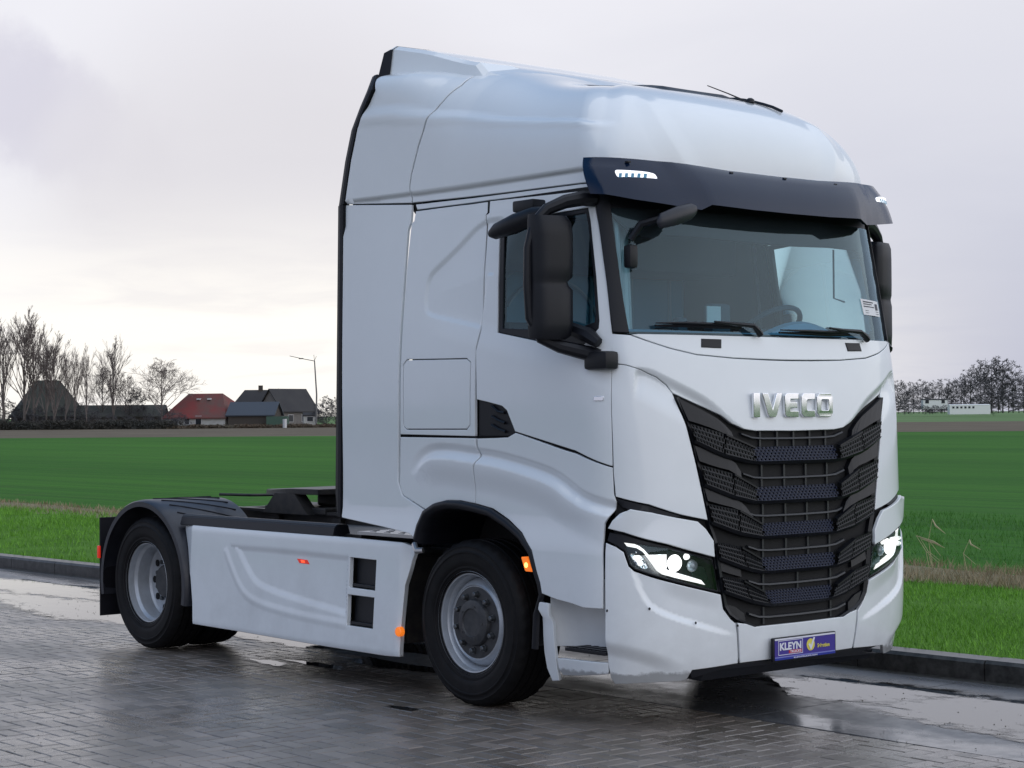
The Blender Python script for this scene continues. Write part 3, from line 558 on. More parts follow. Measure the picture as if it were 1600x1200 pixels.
def soil_nodes(t, b, g):
    n = tnoise(t, g.outputs['Position'], .12, 5, .7, (.5, 1, 1)); f = tnoise(t, g.outputs['Position'], 1.4, 6, .75)
    c = tmix(t, tramp(t, n, .3, .7), (.12,.095,.070), (.19,.155,.110)); c = tmix(t, tramp(t, f, .45, .75, 0, .6), c, (.085,.085,.045)); t.links.new(c, b.inputs['Base Color']); b.inputs['Roughness'].default_value = .95; b.inputs['Specular IOR Level'].default_value = .1
SOIL = ground_mat('brown_stubble', soil_nodes)
LITTER = ground_mat('dead_grass_litter', lambda t, b, g: (t.links.new(tmix(t, tramp(t, tnoise(t, g.outputs['Position'], 9, 6, .75), .4, .65), (.12,.13,.05), (.24,.18,.11)), b.inputs['Base Color']), setattr(b.inputs['Roughness'], 'default_value', .95)))
JOINT = material('joint_sand', (.012,.012,.012), .7)
def quad(name, P, mat, **k): return mk(name, P, [tuple(range(len(P)))], mat, kind='structure', **k)
ky = lambda x: 1.86+.036*x          # kerb front line
# base sheet to the horizon
quad('ground', [(-5000,-5000,-.30), (5000,-5000,-.30), (5000,5000,-.30), (-5000,5000,-.30)], FIELD)
quad('road_base', [(-60,-30,-.012), (40,-30,-.012), (40,ky(40)+.1,-.012), (-60,ky(-60)+.1,-.012)], JOINT)
paving = quad('brick_paving', [(-60,-30,-.009), (-12.5,-30,-.009), (-12.5,-.34,-.009), (-60,-.34,-.009)], BRICK)
quad('brick_paving_far', [(-12.5,-30,-.009), (40,-30,-.009), (40,-6.6,-.009), (-12.5,-6.6,-.009)], BRICK).name = 'brick_paving'
# --- individual pavers, herringbone bond
U = .105; L1, W1, gp = 2*U-.005, U-.005, .004
def brick_geo(rz, tone):
    lx, ly = ((L1/2, W1/2), (W1/2, L1/2), (W1/2, W1/2))[rz]; c = .005
    V = [(sx*(lx), sy*(ly), -.008) for sx, sy in ((-1,-1),(1,-1),(1,1),(-1,1))]+[(sx*lx, sy*ly, -c*.8) for sx, sy in ((-1,-1),(1,-1),(1,1),(-1,1))]+[(sx*(lx-c), sy*(ly-c), 0) for sx, sy in ((-1,-1),(1,-1),(1,1),(-1,1))]
    F = [(8,9,10,11)]+[(a, (a+1) % 4, 4+(a+1) % 4, 4+a) for a in range(4)]+[(4+a, 4+(a+1) % 4, 8+(a+1) % 4, 8+a) for a in range(4)]
    return V, F
def tone_attr(me, vals):
    a = me.attributes.new('tone', 'FLOAT', 'POINT'); a.data.foreach_set('value', np.asarray(vals, dtype=np.float32))
slots = []
for i in range(int(-12.5/U), int(5/U)):
    for j in range(int(-6.6/U), 0):
        c = (i-j) % 4
        if c == 0: slots.append((0, (i+1)*U, (j+.5)*U-.335))
        elif c == 3: slots.append((1, (i+.5)*U, (j+1)*U-.335) if j < -1 else (2, (i+.5)*U, (j+.5)*U-.335))
camxy = np.array([CP.x, CP.y]); fw_ = np.array([math.cos(YAW), math.sin(YAW)]); rt_ = np.array([math.sin(YAW), -math.cos(YAW)])
vis_ = []
for k, (o, x, y) in enumerate(slots):
    d = np.array([x, y])-camxy; z = d@fw_; l = d@rt_
    if z > 8.95 and abs(l/z) < .268 and 600+2955*1.716/z+2955*(.0161) < 1197: vis_.append((z, k))
vis_.sort(); near = set(k for _, k in vis_[:300])
protos = {}
for o in (0, 1, 2):
    for t in range(5):
        V, F = brick_geo(o, t); me = bpy.data.meshes.new('brick'); me.from_pydata(V, [], F); me.materials.append(BRICK); tone_attr(me, [t/4]*len(V)); protos[o, t] = me
BV = []; BF = []; BT = []; rb = random.Random(5)
def brick_z(x, y): return .0025*math.sin(x*2.3+1)*math.sin(y*1.9)+rb.uniform(-.0012, .0012)
for k, (o, x, y) in enumerate(slots):
    z = brick_z(x, y)-.001; t = rb.randrange(5); tx, ty = rb.uniform(-.013, .013), rb.uniform(-.013, .013); rz = rb.uniform(-.012, .012)
    if k in near:
        b_ = bpy.data.objects.new('brick', protos[o, t]); b_.location = (x, y, z); b_.rotation_euler = (tx, ty, rz); link(b_, parent=paving)
    else:
        V, F = brick_geo(o, 0); n = len(BV); BV += [(x+a-rz*c, y+c+rz*a, z+e+a*-ty+c*tx) for a, c, e in V]; BF += [tuple(q+n for q in f) for f in F]; BT += [t/4]*len(V)
bo = mk('brick_field', BV, BF, BRICK, paving, kind='stuff'); tone_attr(bo.data, BT)
# --- concrete channel between pavers and kerb, in slabs
apron = quad('concrete_strip', [(-60,-.34,-.010), (40,-.34,-.010), (40,ky(40),-.010), (-60,ky(-60),-.010)], JOINT)
x = -40.
rs_ = random.Random(8)
while x < 6:
    l = 2.35; y0 = -.325; V = []; g_ = .006
    for z in (-.008, 0.0):
        for a, c in ((x+g_, 0), (x+l-g_, 0), (x+l-g_, 1), (x+g_, 1)): V.append((a, y0 if c == 0 else ky(a)-.14, z+rs_.uniform(-.001, .001)))
    mk('concrete_slab', V, [(4,5,6,7), (0,1,5,4), (1,2,6,5), (2,3,7,6), (3,0,4,7)], SLAB, apron); 
    V = [(a, ky(a)+d, z) for z in (-.010, -.004) for a, d in ((x+.003, -.13), (x+l-.003, -.13), (x+l-.003, -.003), (x+.003, -.003))]
    mk('gutter_stone', V, [(4,5,6,7), (0,1,5,4), (1,2,6,5), (2,3,7,6), (3,0,4,7)], KERB, apron); x += l
# --- standing water: thin sheets with uneven rims
WATER = bpy.data.materials.new('standing_water'); WATER.use_nodes = True
def wn(t, b, g):
    b.inputs['Base Color'].default_value = (.022,.022,.022,1); b.inputs['Roughness'].default_value = .02; b.inputs['Specular IOR Level'].default_value = .5; b.inputs['IOR'].default_value = 1.45
    tbump(t, b, tnoise(t, g.outputs['Position'], 5, 3, .5, (1, 2, 1)), .04, .01)
def rim_fade(t):
    b = t.nodes['Principled BSDF']; g = t.nodes.new('ShaderNodeNewGeometry'); at = t.nodes.new('ShaderNodeAttribute'); at.attribute_name = 'tone'
    n = tnoise(t, g.outputs['Position'], 6, 6, .7, (1, 1.8, 1)); f = tramp(t, tmath(t, 'ADD', at.outputs['Fac'], tmath(t, 'MULTIPLY', tmath(t, 'SUBTRACT', n, .5), 2.2)), .22, .62)
    tr = t.nodes.new('ShaderNodeBsdfTransparent'); mx = t.nodes.new('ShaderNodeMixShader'); t.links.new(f, mx.inputs[0]); t.links.new(tr.outputs[0], mx.inputs[1]); t.links.new(b.outputs[0], mx.inputs[2])
    t.links.new(mx.outputs[0], t.nodes['Material Output'].inputs[0])
rim_fade(WATER.node_tree)
wn(WATER.node_tree, WATER.node_tree.nodes['Principled BSDF'], WATER.node_tree.nodes.new('ShaderNodeNewGeometry'))
def puddle(cx_, cy_, rx, ry, seed, z=.0012):
    z += seed*.0002
    r = random.Random(seed); ph = [r.uniform(0, 6.28) for _ in range(7)]; V = [(cx_, cy_, z)]; n = 90; K = []
    for i in range(n):
        a = 2*math.pi*i/n; k = 1+.16*math.sin(2*a+ph[0])+.12*math.sin(3*a+ph[1])+.09*math.sin(5*a+ph[2])+.07*math.sin(8*a+ph[3])+.05*math.sin(13*a+ph[4])+.04*math.sin(21*a+ph[5])
        K.append((k*math.cos(a), k*math.sin(a)))
    for q in (.45, .8, 1.08): V += [(cx_+rx*q*c, cy_+ry*q*s, z) for c, s in K]
    F = [(0, i+1, (i+1) % n+1) for i in range(n)]+[(j*n+1+i, (j+1)*n+1+i, (j+1)*n+1+(i+1) % n, j*n+1+(i+1) % n) for j in range(2) for i in range(n)]
    o = mk('puddle', V, F, WATER, kind='structure'); tone_attr(o.data, [1]+[1]*n+[.6]*n+[0]*n)
puddle(-7.6, -.15, 2.6, .62, 1); puddle(-4.9, .05, 1.5, .42, 2); puddle(-10.6, .45, 1.6, .5, 3); puddle(-3.2, -.45, .5, .16, 4); puddle(.9, .75, 1.15, .55, 5); puddle(-.3, .95, .8, .40, 6); puddle(2.4, .3, 1.2, .5, 7); puddle(-3.9, -1.0, .22, .08, 12); puddle(-3.55, -.82, .3, .07, 13); puddle(-1.6, -1.55, .12, .05, 14)
r = np.random.default_rng(4); n = 2600; gx2 = r.uniform(-9, 3.5, n); gy2 = r.uniform(-5.2, 1.7, n); sz = r.uniform(.002, .007, n); V = []; F = []
for i in range(n):
    a = r.uniform(0, 6.28); s_ = sz[i]; c_, d_ = math.cos(a)*s_, math.sin(a)*s_; q = len(V)
    V += [(gx2[i]+c_, gy2[i]+d_, .003), (gx2[i]-d_, gy2[i]+c_*.7, .003), (gx2[i]-c_, gy2[i]-d_, .003), (gx2[i], gy2[i], .004+s_*.5)]; F += [(q, q+1, q+3), (q+1, q+2, q+3), (q+2, q, q+3)]
mk('grit', V, F, material('pale_grit', (.22,.20,.16), .8, noise=(3,1,(.08,.07,.05))), kind='stuff', label='fine grit and leaf crumbs scattered over the wet paving', cat='grit')
# --- kerb stones
kerb = empty('kerb', (0,0,0), kind='structure')
x = -40.; 
while x < 6.5:
    b = MB(); l = 1.0; j = rs_.uniform(-.004, .004); P = [(0, -.05), (0, .105), (.02, .127), (.20, .128), (.205, -.05)]
    V = []
    for a in (x+.004, x+l-.004):
        for d, z in P: V.append((a, ky(a)+d+j, z+j*.5))
    n = 5; F = [(0,1,2,3,4)[::-1], tuple(range(5, 10))]+[(i, (i+1) % n, n+(i+1) % n, n+i) for i in range(n)]
    mk('kerb_stone', V, F, KERB, kerb); x += l
# --- verge, dead grass band, field, stubble and land beyond
def strip(name, rows, x0, x1, mat, step=2.):
    """rows of (y offset function, z) sheets; uneven ground"""
    xs = np.arange(x0, x1+.1, step); V = []; n = len(xs); r = random.Random(2)
    for yf, z in rows:
        for q in xs: V.append((q, yf(q), z+r.uniform(-.015, .015)))
    return mk(name, V, [(j*n+i, j*n+i+1, (j+1)*n+i+1, (j+1)*n+i) for j in range(len(rows)-1) for i in range(n-1)], mat, smooth=True, kind='structure')
strip('grass_verge', [(lambda q: ky(q)+.16, .10), (lambda q: ky(q)+.5, .125), (lambda q: ky(q)+1.6, .12), (lambda q: 4.8, .12), (lambda q: 6.6, .10)], -70, 30, VERGE, 1.)
strip('dead_grass_band', [(lambda q: 6.3, .092), (lambda q: 6.8+.15*math.sin(q), .13), (lambda q: 7.4+.2*math.sin(q*.7), .13), (lambda q: 7.9, .07)], -70, 30, LITTER, .7)
fe = [tuple(p) for p in TR['fe']]
fe = [(fe[1][0]-(fe[2][0]-fe[1][0])*4, fe[1][1]-(fe[2][1]-fe[1][1])*4), fe[1], fe[2], (fe[2][0]+(fe[2][0]-fe[1][0])*6, fe[2][1]+(fe[2][1]-fe[1][1])*6)]
quad('wheat_field', [(30, 7.6, .06), (fe[3][0], fe[3][1], .0), (fe[2][0], fe[2][1], .0), (fe[1][0], fe[1][1], .0), (fe[0][0], fe[0][1], .0), (-400, 7.6, .06)], FIELD)
dv = np.array(fe[2])-np.array(fe[1]); dv /= np.linalg.norm(dv); nv = np.array([-dv[1], dv[0]]); nv = nv if nv@fw_ > 0 else -nv
def far_pt(along, out): p = np.array(fe[1])+dv*along+nv*out; return (float(p[0]), float(p[1]))
quad('stubble_field', [(*far_pt(-400, -.5), -.05), (*far_pt(900, -.5), -.05), (*far_pt(900, 215), -.05), (*far_pt(-400, 125), -.05)], SOIL)
quad('far_meadow', [(*far_pt(-400, 125), -.05), (*far_pt(900, 215), -.05), (*far_pt(1500, 400), 1.4), (*far_pt(1500, 2500), 1.5), (*far_pt(-1500, 2500), .0), (*far_pt(-900, 420), .0)], ground_mat('far_meadow_grass', lambda t, b, g: (t.links.new(tmix(t, tramp(t, tnoise(t, g.outputs['Position'], .02, 4), .4, .6), (.08,.17,.035), (.11,.20,.05)), b.inputs['Base Color']), setattr(b.inputs['Roughness'], 'default_value', .95))))
# --- grass blades
def blades(name, n, x0, x1, y0f, y1, z, h, wd, mat, seed, bias=None, parent=None):
    r = np.random.default_rng(seed); x = r.uniform(x0, x1, n); y = y0f(x)+(y1-y0f(x))*r.uniform(0, 1, n)
    keep = np.sin(x*1.7+np.sin(y*2.1))*np.sin(y*1.3+x*.4) > r.uniform(-1.6, 1.2, n)
    x, y = x[keep], y[keep]; n = len(x); a = r.uniform(0, 6.283, n); L_ = h*r.uniform(.4, 1.25, n); le = L_*r.uniform(.1, .9, n); b_ = r.uniform(0, 6.283, n); w_ = wd*r.uniform(.6, 1.3, n)
    V = np.empty((n, 3, 3)); V[:,0] = np.stack([x-np.cos(a)*w_, y-np.sin(a)*w_, np.full(n, z)], 1); V[:,1] = np.stack([x+np.cos(a)*w_, y+np.sin(a)*w_, np.full(n, z)], 1); V[:,2] = np.stack([x+np.cos(b_)*le, y+np.sin(b_)*le, z+L_], 1)
    me = bpy.data.meshes.new(name); me.vertices.add(3*n); me.vertices.foreach_set('co', V.ravel()); me.loops.add(3*n); me.loops.foreach_set('vertex_index', np.arange(3*n)); me.polygons.add(n); me.polygons.foreach_set('loop_start', np.arange(0, 3*n, 3)); me.polygons.foreach_set('loop_total', np.full(n, 3)); me.update(); me.materials.append(mat)
    tone_attr(me, np.repeat(r.uniform(0, 1, n), 3))
    return link(bpy.data.objects.new(name, me), kind='stuff', label={'grass': 'short green grass on the verge behind the kerb', 'dead_grass': 'flattened brown dead grass between verge and field', 'wheat_shoots': 'young green wheat along the near edge of the field'}[name], cat='grass')
def blade_nodes(c0, c1, c2):
    def f(t, b, g):
        at = t.nodes.new('ShaderNodeAttribute'); at.attribute_name = 'tone'; n = tnoise(t, g.outputs['Position'], .9, 4, .6)
        c = tmix(t, at.outputs['Fac'], c0, c1); c = tmix(t, tramp(t, n, .45, .7, 0, .6), c, c2); t.links.new(c, b.inputs['Base Color']); b.inputs['Roughness'].default_value = .6; b.inputs['Specular IOR Level'].default_value = .25
    return f
GB = ground_mat('grass_blade', blade_nodes((.08,.21,.015), (.20,.44,.05), (.12,.29,.035))); DB = ground_mat('dead_grass_blade', blade_nodes((.20,.155,.085), (.42,.34,.21), (.17,.14,.08))); WB_ = ground_mat('wheat_blade', blade_nodes((.04,.15,.015), (.10,.26,.04), (.05,.15,.02)))
kf = lambda x: 1.86+.036*x+.19
blades('grass', 120000, -7, 3.5, kf, 6.2, .11, .045, .0035, GB, 1)
blades('grass', 60000, -26, -9, kf, 6.9, .11, .07, .006, GB, 2)
blades('grass', 14000, -9, -6.5, kf, 6.9, .11, .06, .006, GB, 3)
blades('dead_grass', 22000, -8, 3, lambda x: x*0+6.1, 7.9, .11, .10, .0045, DB, 4)
blades('dead_grass', 7000, -34, -9, lambda x: x*0+6.6, 7.9, .11, .09, .009, DB, 5)
blades('wheat_shoots', 40000, -16, 0, lambda x: x*0+7.9, 17, .05, .08, .005, WB_, 6)
STRAW = material('straw', (.42,.36,.20), .8)
for k, (x, y, h) in enumerate(((-4.62, 7.4, .52), (-4.50, 7.2, .36), (-4.12, 7.3, .34), (-4.78, 7.6, .30))):
    b = MB(); r = random.Random(k); a = r.uniform(-.6, .6)
    b.tube([(x, y, .1), (x-.05, y, .1+h*.6), (x-.12+a*.2, y+.05, .1+h)], [.004, .003, .002], 5); b.tube([(x-.12+a*.2, y+.05, .1+h), (x+.04, y+.0, .1+h*.88), (x+.16, y, .1+h*.74)], [.004, .009, .002], 5); b.tube([(x-.05, y, .1+h*.6), (x+.1, y, .1+h*.3)], [.003, .002], 5)
    b.build('dry_stalk', STRAW, label=['tallest bent straw stalk by the truck corner in the dead grass', 'second bent straw stalk in the dead grass beside the tallest', 'small forked straw stalk standing apart to the right in the dead grass', 'short straw stalk half hidden behind the truck corner'][k], cat='straw stalk', group='straw stalks in the dead grass')
# ================================================================== background trees, bushes and houses
BARK = material('bare_bark', (.11,.095,.085), .9, noise=(.4,.6,(.16,.135,.12))); BARKD = material('dark_bark', (.05,.045,.042), .9, noise=(.5,.6,(.075,.07,.06)))
TWIG = material('twig', (.20,.165,.15), .9); TWIGD = material('dark_twig', (.085,.083,.088), .9, noise=(.3,.6,(.09,.085,.085)))  # bark and twig colours lightened to stand in for distance haze
def tree_geo(seed, H, ang, upright, n1, depth, rmin, crown0=.25, density=3):
    r = random.Random(seed); T = MB(); Cn = MB()
    def grow(mb, p, d, L_, rad, dep, n):
        k = 3 if dep > 1 else 2; pts = [p]; q = p.copy(); dd = d.copy(); radii = [max(rmin, rad)]
        for i in range(k):
            dd = (dd+Vector((r.gauss(0, .10), r.gauss(0, .10), r.gauss(0, .05)+upright*.16))).normalized(); q = q+dd*(L_/k); pts.append(q.copy()); radii.append(max(rmin, rad*(1-.65*(i+1)/k)))
        mb.tube(pts, radii, n, cap=False)
        if dep == 0: return
        for c in range(density if dep > 1 else density+1):
            t = r.uniform(.3, 1.0); i = min(k-1, int(t*k)); s = pts[i].lerp(pts[i+1], t*k-i); az = r.uniform(0, 6.283); a = RAD(ang*r.uniform(.7, 1.3))
            ax = dd.orthogonal().normalized(); ax.rotate(Matrix.Rotation(az, 3, dd)); nd = dd.copy(); nd.rotate(Matrix.Rotation(a, 3, ax)); grow(Cn, s, nd.normalized(), L_*r.uniform(.45, .7), rad*.5, dep-1, 3)
    pts = []; rr_ = []; m = 8; dv_ = Vector((0, 0, 1)); q = Vector((0, 0, 0))
    for i in range(m+1):
        pts.append(q.copy()); rr_.append(max(rmin, H*.014*(1-.88*i/m))); q = q+Vector((r.gauss(0, .012), r.gauss(0, .012), 1))*(H/m)
    T.tube(pts, rr_, 6)
    for c in range(n1):
        t = crown0+(1-crown0)*(c+r.random())/n1; i = min(m-1, int(t*m)); s = pts[i].lerp(pts[i+1], t*m-i); az = r.uniform(0, 6.283); a = RAD(ang*r.uniform(.8, 1.3))
        d = Vector((math.sin(a)*math.cos(az), math.sin(a)*math.sin(az), math.cos(a))); grow(Cn, s, d, H*(.42 if t < .7 else .28)*r.uniform(.7, 1.1)*(1.15-t*.6), H*.007*(1.1-t*.6), depth, 4)
    return T, Cn
PROTO = {}
def proto(kind, seed, mats, **k):
    T, Cn = tree_geo(seed, 10, **k); me1 = bpy.data.meshes.new('trunk'); me1.from_pydata(T.V, [], T.F); me1.materials.append(mats[0]); me2 = bpy.data.meshes.new('crown'); me2.from_pydata(Cn.V, [], Cn.F); me2.materials.append(mats[1]); PROTO.setdefault(kind, []).append((me1, me2))
for s_ in range(3): proto('poplar', 10+s_, (BARK, TWIG), ang=20, upright=1.0, n1=22, depth=3, rmin=.012, crown0=.12)
for s_ in range(3): proto('round', 20+s_, (BARK, TWIG), ang=40, upright=.45, n1=24, depth=3, rmin=.013, crown0=.20, density=4)
for s_ in range(3): proto('dense', 30+s_, (BARKD, TWIGD), ang=46, upright=.3, n1=22, depth=3, rmin=.030, crown0=.12)
for s_ in range(3): proto('bush', 40+s_, (BARKD, TWIGD), ang=55, upright=.15, n1=26, depth=3, rmin=.045, crown0=.01)
def tree(kind, i, loc, H, wide, label, name='bare_tree', cat='tree', group=None, z=0.):
    me = PROTO[kind][i % 3]; t = empty(name, (loc[0], loc[1], z), rz=i*1.7, label=label, cat=cat, group=group); H *= {'poplar': .80, 'round': .80, 'dense': .95, 'bush': .8}[kind]; t.scale = (H/10*wide, H/10*wide, H/10)
    for nm, m in zip(('trunk', 'crown'), me): link(bpy.data.objects.new(nm, m), parent=t)
    return t
LT = [('poplar', (-264.5, 116.4), 17.5, 1.2, 'tall bare tree cut by the left photo edge'), ('poplar', (-262.7, 118.4), 17.4, 1.1, 'leftmost whole tall bare tree above the dark hedge'), ('poplar', (-260.7, 120.8), 18.2, 1.3, 'tallest bare tree of the left clump, left of its twin'), ('poplar', (-259.8, 121.9), 18.0, 1.1, 'tallest bare tree of the left clump, right of its twin'),
 ('poplar', (-258.6, 123.4), 15.3, 1.1, 'bare tree just right of the two tallest in the left clump'), ('poplar', (-257.8, 124.3), 14.4, 1.3, 'rightmost bare tree of the left clump, over the dark farmhouse'), ('poplar', (-256.7, 125.6), 12.2, .8, 'thin pale bare tree next after the left clump'), ('poplar', (-255.8, 126.7), 12.8, .7, 'thin pale bare tree behind the farmhouse roof'), ('poplar', (-254.6, 128.1), 12.6, .7, 'slender bare pole-like tree left of the sharp tipped one'),
 ('round', (-263.9, 135.7), 10.8, 1.0, 'spreading bare tree beside the sharp tipped one, on its left'), ('poplar', (-261.0, 136.0), 14.9, 1.0, 'bare tree with one sharp tip standing alone above the low shed'), ('round', (-261.5, 138.5), 9.4, .9, 'pale bare tree right of the sharp tipped one'), ('round', (-254.3, 140.8), 11.4, 1.35, 'broad round bare tree left of the red roofed house'), ('bush', (-260.4, 139.9), 7.2, 1.0, 'dense twiggy bush between the sharp tree and the round tree')]
for i, (kd, p, h, wd, lb) in enumerate(LT): tree(kd, i, p, h, wd, lb, group='bare trees around the farm on the left')
SHL = ['dark leafless shrub cut by the left photo edge', 'tallest dark shrub at the left end of the farm hedge', 'dark shrub before the left half of the farmhouse', 'dark shrub before the middle of the farmhouse', 'dark shrub before the right half of the farmhouse', 'dark shrub at the right corner of the farmhouse', 'dark shrub where farmhouse and low shed meet', 'dark shrub under the sharp tipped tree', 'lowest dark shrub, in front of the long shed', 'dark shrub left of the round bare tree trunk', 'dark shrub between the round tree and the red roofed house', 'small dark shrub at the left wall of the red roofed house']
LB = [(-20, 5.6), (8, 5.2), (34, 4.6), (60, 4.0), (96, 4.2), (122, 4.4), (148, 3.2), (172, 2.7), (200, 2.3), (232, 2.6), (262, 3.4), (285, 2.6)]
BUSHP = [(-268.1, 118.2), (-264.5, 119.5), (-264.7, 122.3), (-259.3, 122.5), (-258.9, 126.1), (-259.1, 129.0), (-255.6, 130.0), (-252.3, 130.8), (-252.3, 133.9), (-250.3, 136.3), (-244.0, 136.0), (-245.2, 139.2)]
for i, p in enumerate(BUSHP): tree('bush', i, p, LB[i][1], 1.5, SHL[i], 'shrub', 'shrub', 'dark shrubs in the hedge on the left')
for i, p in enumerate([(-241.8, 161.8), (-241.0, 162.8), (-241.7, 165.1)]): tree('bush', i, p, (3.4, 5.4, 5.0)[i], 1.1, ['low dark shrub beside the white porch', 'tall dark shrub right of the lamp post', 'dark shrub half hidden by the black cab edge'][i], 'shrub', 'shrub', 'shrubs at the truck rear edge')
for i, p in enumerate([(-347.4, 222.8), (-346.2, 224.3), (-352.3, 232.5)]): tree('round', i, p, (8.2, 7.4, 6.6)[i], .8, ['left pale far tree above the roof of the dark house', 'right pale far tree between the dark and grey house', 'pale far tree behind the ridge of the grey house'][i], 'bare_tree', 'tree', 'pale far trees above the roofs')
RTP = [((-373.0, 471.6), 9.6), ((-370.9, 474.1), 9.8), ((-372.2, 480.3), 9.4), ((-367.2, 478.5), 9.9), ((-365.2, 480.8), 9.3), ((-366.4, 487.2), 10.2), ((-361.3, 485.4), 10.0), ((-359.3, 487.8), 10.8), ((-354.3, 485.9), 13.0), ((-355.3, 492.6), 15.4), ((-353.1, 495.2), 16.6), ((-350.8, 497.8), 15.8), ((-351.7, 504.6), 13.8), ((-346.5, 503.0), 11.6), ((-344.2, 505.8), 11.8)]
RL = ['leftmost tree of the far right row, touching the truck edge', 'second tree of the far right row from the truck', 'third tree of the far right row from the truck', 'tree behind the left white house of the far row', 'tree above the gap between the two white buildings', 'sixth tree of the far right row from the truck', 'seventh tree of the far right row, above the white long building', 'eighth tree of the far right row, at the foot of the tall clump', 'left shoulder tree of the tall clump at right', 'second tallest tree in the left half of the tall clump', 'tallest tree in the middle of the tall clump at right', 'second tallest tree right of the tallest in the clump', 'right shoulder tree of the tall clump', 'low tree at the right photo edge', 'tree cut by the right photo edge']
for i, (p, h) in enumerate(RTP): tree('dense', i, p, h, 1.15, RL[i], group='row of bare trees on the far right', z=1.0)
for i, p in enumerate([(-365.9, 464.5), (-365.1, 468.6), (-366.7, 475.9), (-364.6, 478.4), (-363.5, 482.8), (-362.1, 487.5), (-359.8, 490.4), (-358.6, 494.8), (-346.6, 484.2), (-343.4, 485.0), (-342.5, 489.1), (-341.6, 493.2), (-339.6, 495.7)]): tree('bush', i, p, (5.2, 5.6, 5.0, 4.4, 4.6, 4.8, 5.0, 6.4, 7.6, 8.0, 7.4, 6.0, 5.0)[i], 2.0, ['dark far bush touching the truck edge', 'second dark far bush right of the truck edge', 'dark far bush left of the small white house', 'dark far bush behind the small white house', 'dark far bush between the two white buildings', 'dark far bush behind the left end of the long white building', 'dark far bush behind the middle of the long white building', 'dark far bush behind the right end of the long white building', 'tall dark bush just right of the long white building', 'tallest dark bush under the tall far clump', 'dark bush under the right half of the tall far clump', 'dark bush left of the right photo edge', 'dark bush cut by the right photo edge'][i], 'shrub', 'shrub', 'dark undergrowth below the far right trees', z=1.0)
# hedge line of the farms: long low mass
def hedge(name, p0, p1, h, wd, mat, label, seed, n=9000):
    r = np.random.default_rng(seed); p0 = np.array(p0); p1 = np.array(p1); t = r.uniform(0, 1, n); hh = h*(.65+.35*np.sin(t*37+1)*np.sin(t*13)); c = p0[None]+(p1-p0)[None]*t[:,None]
    V = np.empty((n, 3, 3)); base = np.stack([c[:,0]+r.normal(0, wd, n), c[:,1]+r.normal(0, wd, n), hh*r.uniform(0, 1, n)], 1)
    for k in range(3): V[:,k] = base+r.normal(0, .12, (n, 3))*(1, 1, .8)
    V[:,:,2] = np.maximum(V[:,:,2], -.1)
    return mk(name, V.reshape(-1, 3), [(3*i, 3*i+1, 3*i+2) for i in range(n)], mat, label=label, cat='hedge', kind='stuff')
HM = material('hedge_mass', (.040,.042,.036), .95, noise=(.3,.6,(.065,.055,.042)))
hedge('hedge', (-263.1, 111.8), (-242.6, 136.1), 1.6, .8, HM, 'low dark hedge in front of the farm buildings on the left', 1, 26000)
hedge('hedge', (-243.2, 135.3), (-231.4, 158.6), 0.55, .6, material('brown_reeds', (.13,.09,.06), .95, noise=(.2,.8,(.09,.085,.06))), 'low brown reeds before the red roofed house', 2, 16000)
